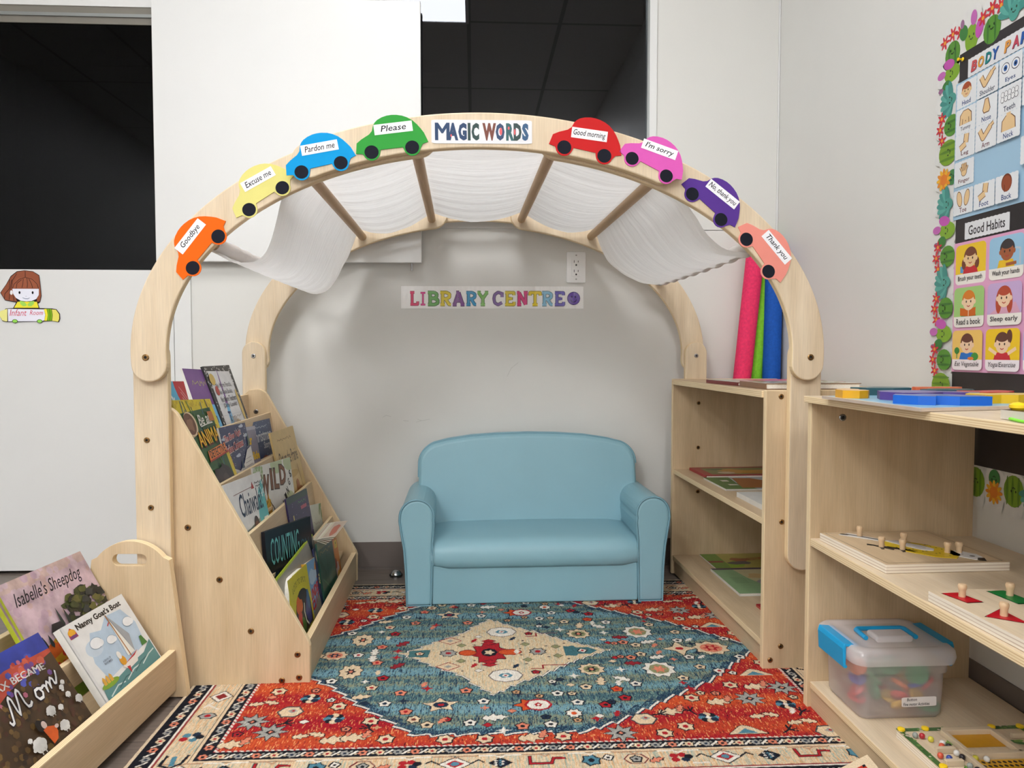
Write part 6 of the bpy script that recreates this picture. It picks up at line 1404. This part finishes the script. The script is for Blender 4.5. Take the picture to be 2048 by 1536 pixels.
# big motifs along the cream border
i = 0
for s, off in (('f', RY0 + .086), ('b', RY1 - .086)):
    for k, x in enumerate(np.arange(RX0 + .10, RX1 - .06, .087)):
        q = (k + (0 if s == 'f' else 2)) % 6
        if q == 0: shape(el(x, off, .030, .022, 4), WH, BK); fillp(el(x, off, .018, .013, 4), RD); fillp(el(x, off, .009, .007, 6), TL_); [stroke([(x + sg * .03, off), (x + sg * .045, off + .012), (x + sg * .055, off + .004)], .004, BK) for sg in (-1, 1)]
        elif q == 1: tile(x, off, .024, TL_, NV)
        elif q == 2: stroke([(x - .03, off + .018), (x - .03, off - .006), (x + .01, off - .006), (x + .016, off + .012), (x + .035, off + .010)], .008, BK); stroke([(x - .03, off + .018), (x - .03, off - .006), (x + .01, off - .006), (x + .016, off + .012), (x + .035, off + .010)], .005, RD)
        elif q == 3: flower(x, off, .018, TL_, BK, 6); flower(x + .034, off + .008, .010, WH, BK, 4)
        elif q == 4: shape(el(x, off, .022, .017, 6), CR, (120, 36, 44)); flower(x, off, .011, GRY, BK, 5); leafm(x + .04, off - .004, .03, .4, SA)
        else: [fillp(el(x + a, off + b, .009, .008, 8), c) for a, b, c in ((-.012, .008, RD), (.004, .01, RD), (-.012, -.006, RD), (.008, -.006, NV), (.016, .004, BK))]; stroke([(x + .02, off - .018), (x + .05, off - .018)], .004, WH)
        stroke([(x - .04, off + .026), (x - .01, off + .026), (x, off + .018), (x + .01, off + .026), (x + .04, off + .026)], .0035, WH if k % 2 else (190, 150, 120))
for sx in (RX0 + .086, RX1 - .086):
    for k, y in enumerate(np.arange(RY0 + .12, RY1 - .08, .09)):
        q = k % 4
        if q == 0: stroke([(sx - .02, y + .02), (sx - .022, y - .012), (sx, y - .022), (sx + .016, y - .006), (sx + .02, y + .022)], .006, BK); stroke([(sx - .004, y + .014), (sx, y - .01)], .01, TL_)
        elif q == 1: [fillp(el(sx + a, y + b, .009, .009, 8), c) for a, b, c in ((-.012, .008, TL_), (.006, .012, NV), (-.014, -.006, RD), (.006, -.008, TL_), (.016, .002, BK))]; fillp(el(sx, y, .005, .005, 6), WH)
        elif q == 2: shape(el(sx, y, .018, .012, 6), GRY, BK); fillp(el(sx, y, .008, .006, 6), RD); stroke([(sx + .012, y + .03), (sx - .016, y + .05)], .005, WH)
        else: shape(el(sx, y, .024, .026, 4), WH, BK); fillp(el(sx, y, .014, .015, 4), (140, 44, 44)); stroke([(sx - .01, y - .03), (sx - .02, y - .05)], .005, WH)
# blue field with a stepped white outline
CY = 1.898
half = [(-.560, CY), (-.50, 1.842), (-.41, 1.775), (-.341, 1.728), (-.254, 1.622), (-.122, 1.488), (.227, 1.486), (.308, 1.527), (.429, 1.617), (.561, 1.708), (.70, 1.853), (.752, CY)]
def jag(P, n, a):
    out = []
    for p, q in zip(P[:-1], P[1:]):
        L = math.dist(p, q); m = max(1, int(L / n)); nx, ny = -(q[1] - p[1]) / L, (q[0] - p[0]) / L
        for i in range(m):
            for t, o in ((0, 0), (.62, a), (.70, -a)): s = (i + t) / m; out.append((p[0] + (q[0] - p[0]) * s + nx * o, p[1] + (q[1] - p[1]) * s + ny * o))
    out.append(P[-1]); return out
hj = jag(half, .045, .006); full = hj + [(x, 2 * CY - y) for x, y in hj[::-1][1:-1]]
w = win(-.6, .8, 1.45, 2.36)
fillp(grow(full, .0085), NV); fillp(grow(full, .0055), WH)
m = inpoly(full, XX, YY) & fld
b2 = np.sin(YY * 66 + .6 * np.sin(XX * 6)) + .5 * np.sin(YY * 31 + XX * 2) + .25 * s1
cols = [L_((122, 164, 178)), L_((100, 140, 148)), L_((142, 148, 124)), L_((78, 112, 120))]
k = np.digitize(b2, (-.8, -.1, .6)); blue = np.array(cols)[k]
blue[(s3 + .5 * s1 > 1.15)] = L_((32, 50, 74)); blue[(s3 - .4 * fine < -1.3)] = L_((150, 176, 160)); blue[(s2 > 1.5)] = L_((36, 66, 88))
edge_ = inpoly(grow(full, -.02), XX, YY); mm_ = m & ~edge_ & (fine > -.4); blue[mm_] = L_((34, 58, 84))
img[m] = blue[m]
def both(fn, x, dy, *a):
    fn(x, CY - dy, *a)
    if dy > .01: fn(x, CY + dy, *a)
# cream medallion
hm = jag([(-.202, CY + .008), (-.155, 1.872), (-.10, 1.82), (-.03, 1.765), (.0, 1.715), (.045, 1.660), (.10, 1.715), (.17, 1.765), (.25, 1.835), (.353, CY + .004)], .030, .005)
fm = hm + [(x, 2 * CY - y) for x, y in hm[::-1][1:-1]]
fillp(grow(fm, .008), NV); fillp(grow(fm, .0055), WH); fillp(grow(fm, .0015), (60, 60, 66))
m = inpoly(fm, XX, YY); cre = np.tile(L_((232, 208, 172)), (NY, NX, 1)); cre[s2 + .4 * fine > 1.0] = L_((190, 190, 170)); cre[s1 < -1.3] = L_((216, 180, 134)); img[m] = cre[m]
shape(star(.038, CY, .050, .075, 8, .66, .2), RD, BK, .003); shape(el(.038, CY, .022, .026, 8), BK, None); fillp(star(.038, CY, .016, .02, 5, .5), CR)
for x, rx in ((.092, .030), (-.018, .022)): shape(el(x, CY, rx, .017, 10), OR, (130, 40, 36), .003)
for dx in (.046, .030): both(lambda x, y: shape([(x - .02, y), (x, y - .012), (x + .02, y), (x, y + .012)], RD, BK, .002), .038, dx + .03)
both(lambda x, y: (shape(el(x, y, .040, .034, 8), WH, (120, 110, 110)), fillp(el(x, y, .018, .014, 6), TL_), flower(x, y, .010, WH, RD, 4, None)), .075, .140)
for x in (-.068, .165): flower(x, CY, .022, GRY, RD, 8)
for x in (-.035, .215, .135): both(lambda a, y: shape(el(a, y, .012, .012, 4), OLV, BK, .002), x, .05 + .02 * (x > .2) * -1)
both(lambda x, y: (shape(el(x, y, .028, .022, 4), CR, (150, 40, 50), .004), fillp(el(x, y, .01, .008, 4), GRY)), -.066, .082)
both(lambda x, y: stroke([(x, y), (x + .03, y - .0), (x + .03, y + .02), (x + .09, y + .02)], .004, (150, 44, 50)), .14, .105)
fillp([(.235, CY - .03), (.262, CY - .032), (.27, CY - .02), (.30, CY - .022), (.322, CY), (.30, CY + .022), (.27, CY + .02), (.262, CY + .032), (.235, CY + .03)], (70, 116, 124)); flower(.282, CY, .012, WH, RD, 4)
fillp([(-.17, CY - .02), (-.12, CY - .024), (-.115, CY + .024), (-.17, CY + .02)], (76, 120, 124)); flower(-.142, CY, .011, CR, RD, 5)
for x, dy in ((.12, .02), (.19, .035), (-.03, .11), (.13, .075), (.0, .05), (.24, .05)): both(lambda a, y: fillp(el(a, y, .004, .004, 6), (90, 80, 80)), x, dy)
# motifs on the blue field
for x, dy, rx, ry in ((-.303, .100, .030, .042), (.288, .115, .034, .034), (.455, .122, .042, .046)): both(lambda a, y: rosette(a, y, rx, ry, WH if a > .4 else CR, OLV if a > 0 else CR, BK if a < .4 else SA), x, dy)
rosette(-.36, CY, .035, .03, CR, SA, NV); rosette(.625, CY, .050, .045, CR, SA, RD); shape(star(.54, CY, .045, .045, 4, .45), CR, BK); fillp(el(.54, CY, .012, .01, 6), RD)
both(lambda x, y: (shape(star(x, y, .040, .030, 6, .6), OR, BK), shape(el(x + .016, y, .026, .022, 8), WH, RD, .006), flower(x + .016, y, .010, RD, WH, 5, None)), .125, .292)
both(lambda x, y: (shape(star(x, y, .042, .034, 5, .5, .4), CR, NV), shape(el(x, y, .018, .014, 8), NV, None), fillp(el(x, y, .008, .006, 6), RD)), -.075, .282)
both(lambda x, y: leafm(x, y, .055, .1, WH), .045, .345); both(lambda x, y: flower(x, y, .016, CR, (120, 60, 50), 6), -.13, .345); both(lambda x, y: flower(x, y, .019, WH, OR, 8), .215, .335)
for x, dy, c in ((-.17, .22, SA), (-.24, .19, CR), (-.02, .215, SA), (.19, .24, WH), (.26, .21, CR), (.23, .285, WH), (.33, .225, OR), (.38, .20, WH), (.40, .05, SA), (.43, .03, CR), (.50, .175, CR), (.56, .115, CR), (.55, .055, WH), (.68, .06, WH), (.60, .14, WH), (-.22, .14, RD), (-.245, .05, SA), (-.30, .0, WH), (-.42, .06, SA), (-.45, .02, WH), (-.40, .0, CR), (-.34, .15, WH), (-.20, .27, WH), (-.01, .365, WH), (.10, .385, SA), (.16, .38, WH), (.29, .30, RD), (-.15, .31, SA), (-.10, .37, CR), (.02, .27, WH), (.34, .27, RD)): both(lambda a, y: flower(a, y, .0150, c, [RD, BK, NV][int(abs(a) * 100) % 3], 5), x, dy)
for x, dy, a_ in ((-.19, .07, .8), (-.255, .235, .2), (.35, .17, 2.6), (.40, .085, 0), (.47, .05, .3), (.30, .18, 1.4), (-.26, .02, 1.6)): both(lambda a, y: leafm(a, y, .046, a_, [CR, (150, 40, 50), WH][int(abs(a) * 1000) % 3]), x, dy)
for x, dy in ((-.2, .02), (-.11, .20), (.24, .15), (.36, .12), (.5, .23), (.1, .24), (.58, .03), (.26, .36), (-.16, .26), (.06, .40)): both(lambda a, y: fillp(star(a, y, .016, .016, 4, .35), [WH, NV, RD][int(abs(a) * 1000) % 3]), x, dy)
# motifs on the red corners
q = [(-.42, 1.515, 0), (-.34, 1.495, 1), (-.28, 1.478, 5), (-.22, 1.55, 2), (-.30, 1.565, 3), (-.40, 1.60, 4), (-.47, 1.56, 0), (-.47, 1.64, 1), (-.37, 1.66, 3), (-.45, 1.70, 2), (-.24, 1.485, 5), (-.18, 1.475, 2), (-.30, 1.62, 2), (-.48, 1.47, 5),
     (.30, 1.475, 0), (.36, 1.53, 4), (.44, 1.495, 2), (.43, 1.56, 5), (.50, 1.53, 3), (.56, 1.47, 6), (.62, 1.53, 1), (.55, 1.60, 5), (.62, 1.61, 0), (.69, 1.58, 3), (.69, 1.50, 1), (.66, 1.67, 5), (.60, 1.68, 2), (.68, 1.74, 6), (.72, 1.80, 2), (.715, 1.66, 0), (.73, 1.46, 4), (.49, 1.62, 2), (.39, 1.47, 2), (-.06, 1.468, 2), (.12, 1.467, 5), (.02, 1.466, 2), (.18, 1.468, 2)]
for x, y, k in q:
    for yy in (y, 2 * CY - y):
        if k == 0: shape(star(x, yy, .036, .034, 8, .5), GRY, BK); fillp(el(x, yy, .012, .010, 4), BK); fillp(el(x, yy, .005, .005, 4), SA)
        elif k == 1: [leafm(x + a, yy + b, .036, r_, CR) for a, b, r_ in ((-.012, 0, .2), (.016, .006, 2.8))]
        elif k == 2: flower(x, yy, .018, CR, RD, 6)
        elif k == 3: [fillp(el(x + .014 * math.cos(t), yy + .014 * math.sin(t), .009, .009, 8), [TL_, BK, CR, NV][i_ % 4]) for i_, t in enumerate(np.arange(0, 6.2, .8))]; fillp(el(x, yy, .006, .006, 6), WH)
        elif k == 4: shape(el(x, yy, .026, .024, 6), CR, (60, 70, 76), .004); fillp(el(x + .004, yy + .004, .012, .01, 4), GRY); fillp(el(x + .005, yy + .005, .005, .004, 4), RD)
        elif k == 5: leafm(x, yy, .062, .15, CR); leafm(x + .02, yy + .014, .034, 1.2, SA)
        else: shape([(x - .04, yy - .012), (x - .012, yy + .016), (x, yy + .024), (x + .014, yy + .016), (x + .042, yy - .012)], CR, BK, .002); fillp([(x - .022, yy - .010), (x, yy + .010), (x + .024, yy - .010)], TL_)
rq = random.Random(31)
for _ in range(150):                                        # small filler blossoms
    x, y = rq.uniform(-.50, .74), rq.uniform(1.46, CY); w_ = win(x - .012, x + .012, y - .012, y + .012)
    if img[w_].size == 0 or img[w_].reshape(-1, 3).std(0).max() > .16: continue
    c_ = rq.choice([CR, WH, SA, RD, NV, (206, 160, 120)]); k_ = rq.random()
    for yy in (y, 2 * CY - y):
        if k_ < .35: flower(x, yy, .010, c_, BK, 5)
        elif k_ < .6: fillp(star(x, yy, .013, .011, 4, .4), c_)
        elif k_ < .8: leafm(x, yy, .030, 6 * k_, c_, None)
        else: shape(el(x, yy, .011, .009, 4), c_, BK, .002)
for x, y, a_ in ((-.22, 1.52, 2.2), (-.40, 1.55, .4), (.71, 1.545, 1), (.47, 1.56, 2), (.40, 1.55, .2), (.65, 1.47, .6)):
    for yy in (y, 2 * CY - y): fork(x, yy, .018, BK, a_)
# knots: light wear over everything
img *= np.clip(1 + .10 * fine[..., None] * .6 + .07 * s3[..., None], .55, 1.35); img[(s3 > 2.0) & (d > .12)] *= 1.35
img = np.clip(img, .004, .95)
me = bpy.data.meshes.new('rug')
Zr = .0055 + .0004 * np.sin(XX * 260) * np.sin(YY * 260)
curl = np.clip((RY0 + .02 - YY), 0, 1) * 0
Vr = np.stack([XX, YY, Zr], -1).reshape(-1, 3); rc = np.array((.12, 1.90, 0)); Vr = Vr - rc
idx = np.arange(NX * NY).reshape(NY, NX); Q = np.stack([idx[:-1, :-1], idx[:-1, 1:], idx[1:, 1:], idx[1:, :-1]], -1).reshape(-1, 4)
rim = np.concatenate([idx[0, :], idx[1:, -1], idx[-1, -2::-1], idx[-2:0:-1, 0]]); nb = len(Vr); low = Vr[rim].copy(); low[:, 2] = .0003
Vr = np.concatenate([Vr, low]); r2 = np.arange(nb, nb + len(rim)); Q = np.concatenate([Q, np.stack([rim, r2, np.roll(r2, -1), np.roll(rim, -1)], -1)])
me.vertices.add(len(Vr)); me.vertices.foreach_set('co', Vr.ravel()); me.loops.add(Q.size); me.loops.foreach_set('vertex_index', Q.ravel().astype(np.int32))
me.polygons.add(len(Q)); me.polygons.foreach_set('loop_start', np.arange(0, Q.size, 4, dtype=np.int32)); me.update(calc_edges=True)
ca_ = me.color_attributes.new('Col', 'FLOAT_COLOR', 'POINT'); full_c = np.concatenate([img.reshape(-1, 3), np.tile(L_((226, 206, 178)), (len(rim), 1))]); ca_.data.foreach_set('color', np.concatenate([full_c, np.ones((len(full_c), 1))], 1).ravel())
M['rug'] = printed('woven_rug', .85, .22, 420, spec=.15)
me.materials.append(M['rug'])
o = bpy.data.objects.new('rug', me); COL.objects.link(o); o.location = tuple(rc)
props(o, 'red and blue medallion patterned rug lying in front of the sofa', 'rug')
# curled corner of a second small rug, lower right
V, F, C = [], [], []
n_ = 14; c0 = np.array((.714, 1.284, .054)); ca1 = np.array((.602, 1.268, .014)); cb1 = np.array((.729, 1.19, .028))
A = Art(1, 1, None)
def pt(a, b): return c0 + (ca1 - c0) * a + (cb1 - c0) * b
V = []; n_ = 22
for i in range(n_ + 1):
    for j in range(n_ + 1): V.append(pt(i / n_, j / n_))
F = []; C = []
for i in range(n_):
    for j in range(n_):
        F.append([i * (n_ + 1) + j, (i + 1) * (n_ + 1) + j, (i + 1) * (n_ + 1) + j + 1, i * (n_ + 1) + j + 1]); e = min(i, j)
        C.append(lin((232, 210, 178) if e < 3 else BK if e == 3 and (i + j) % 3 == 0 else (196, 62, 46) if e < 6 else (232, 206, 172)))
o = mesh('small_rug', V, F, M['rug'], cols=C, base=(.66, 1.24, .012)); md = o.modifiers.new('thick', 'SOLIDIFY'); md.thickness = .005; md.offset = -1
props(o, 'curled fringed corner of a second red rug at the lower right, against the toy shelf', 'rug')
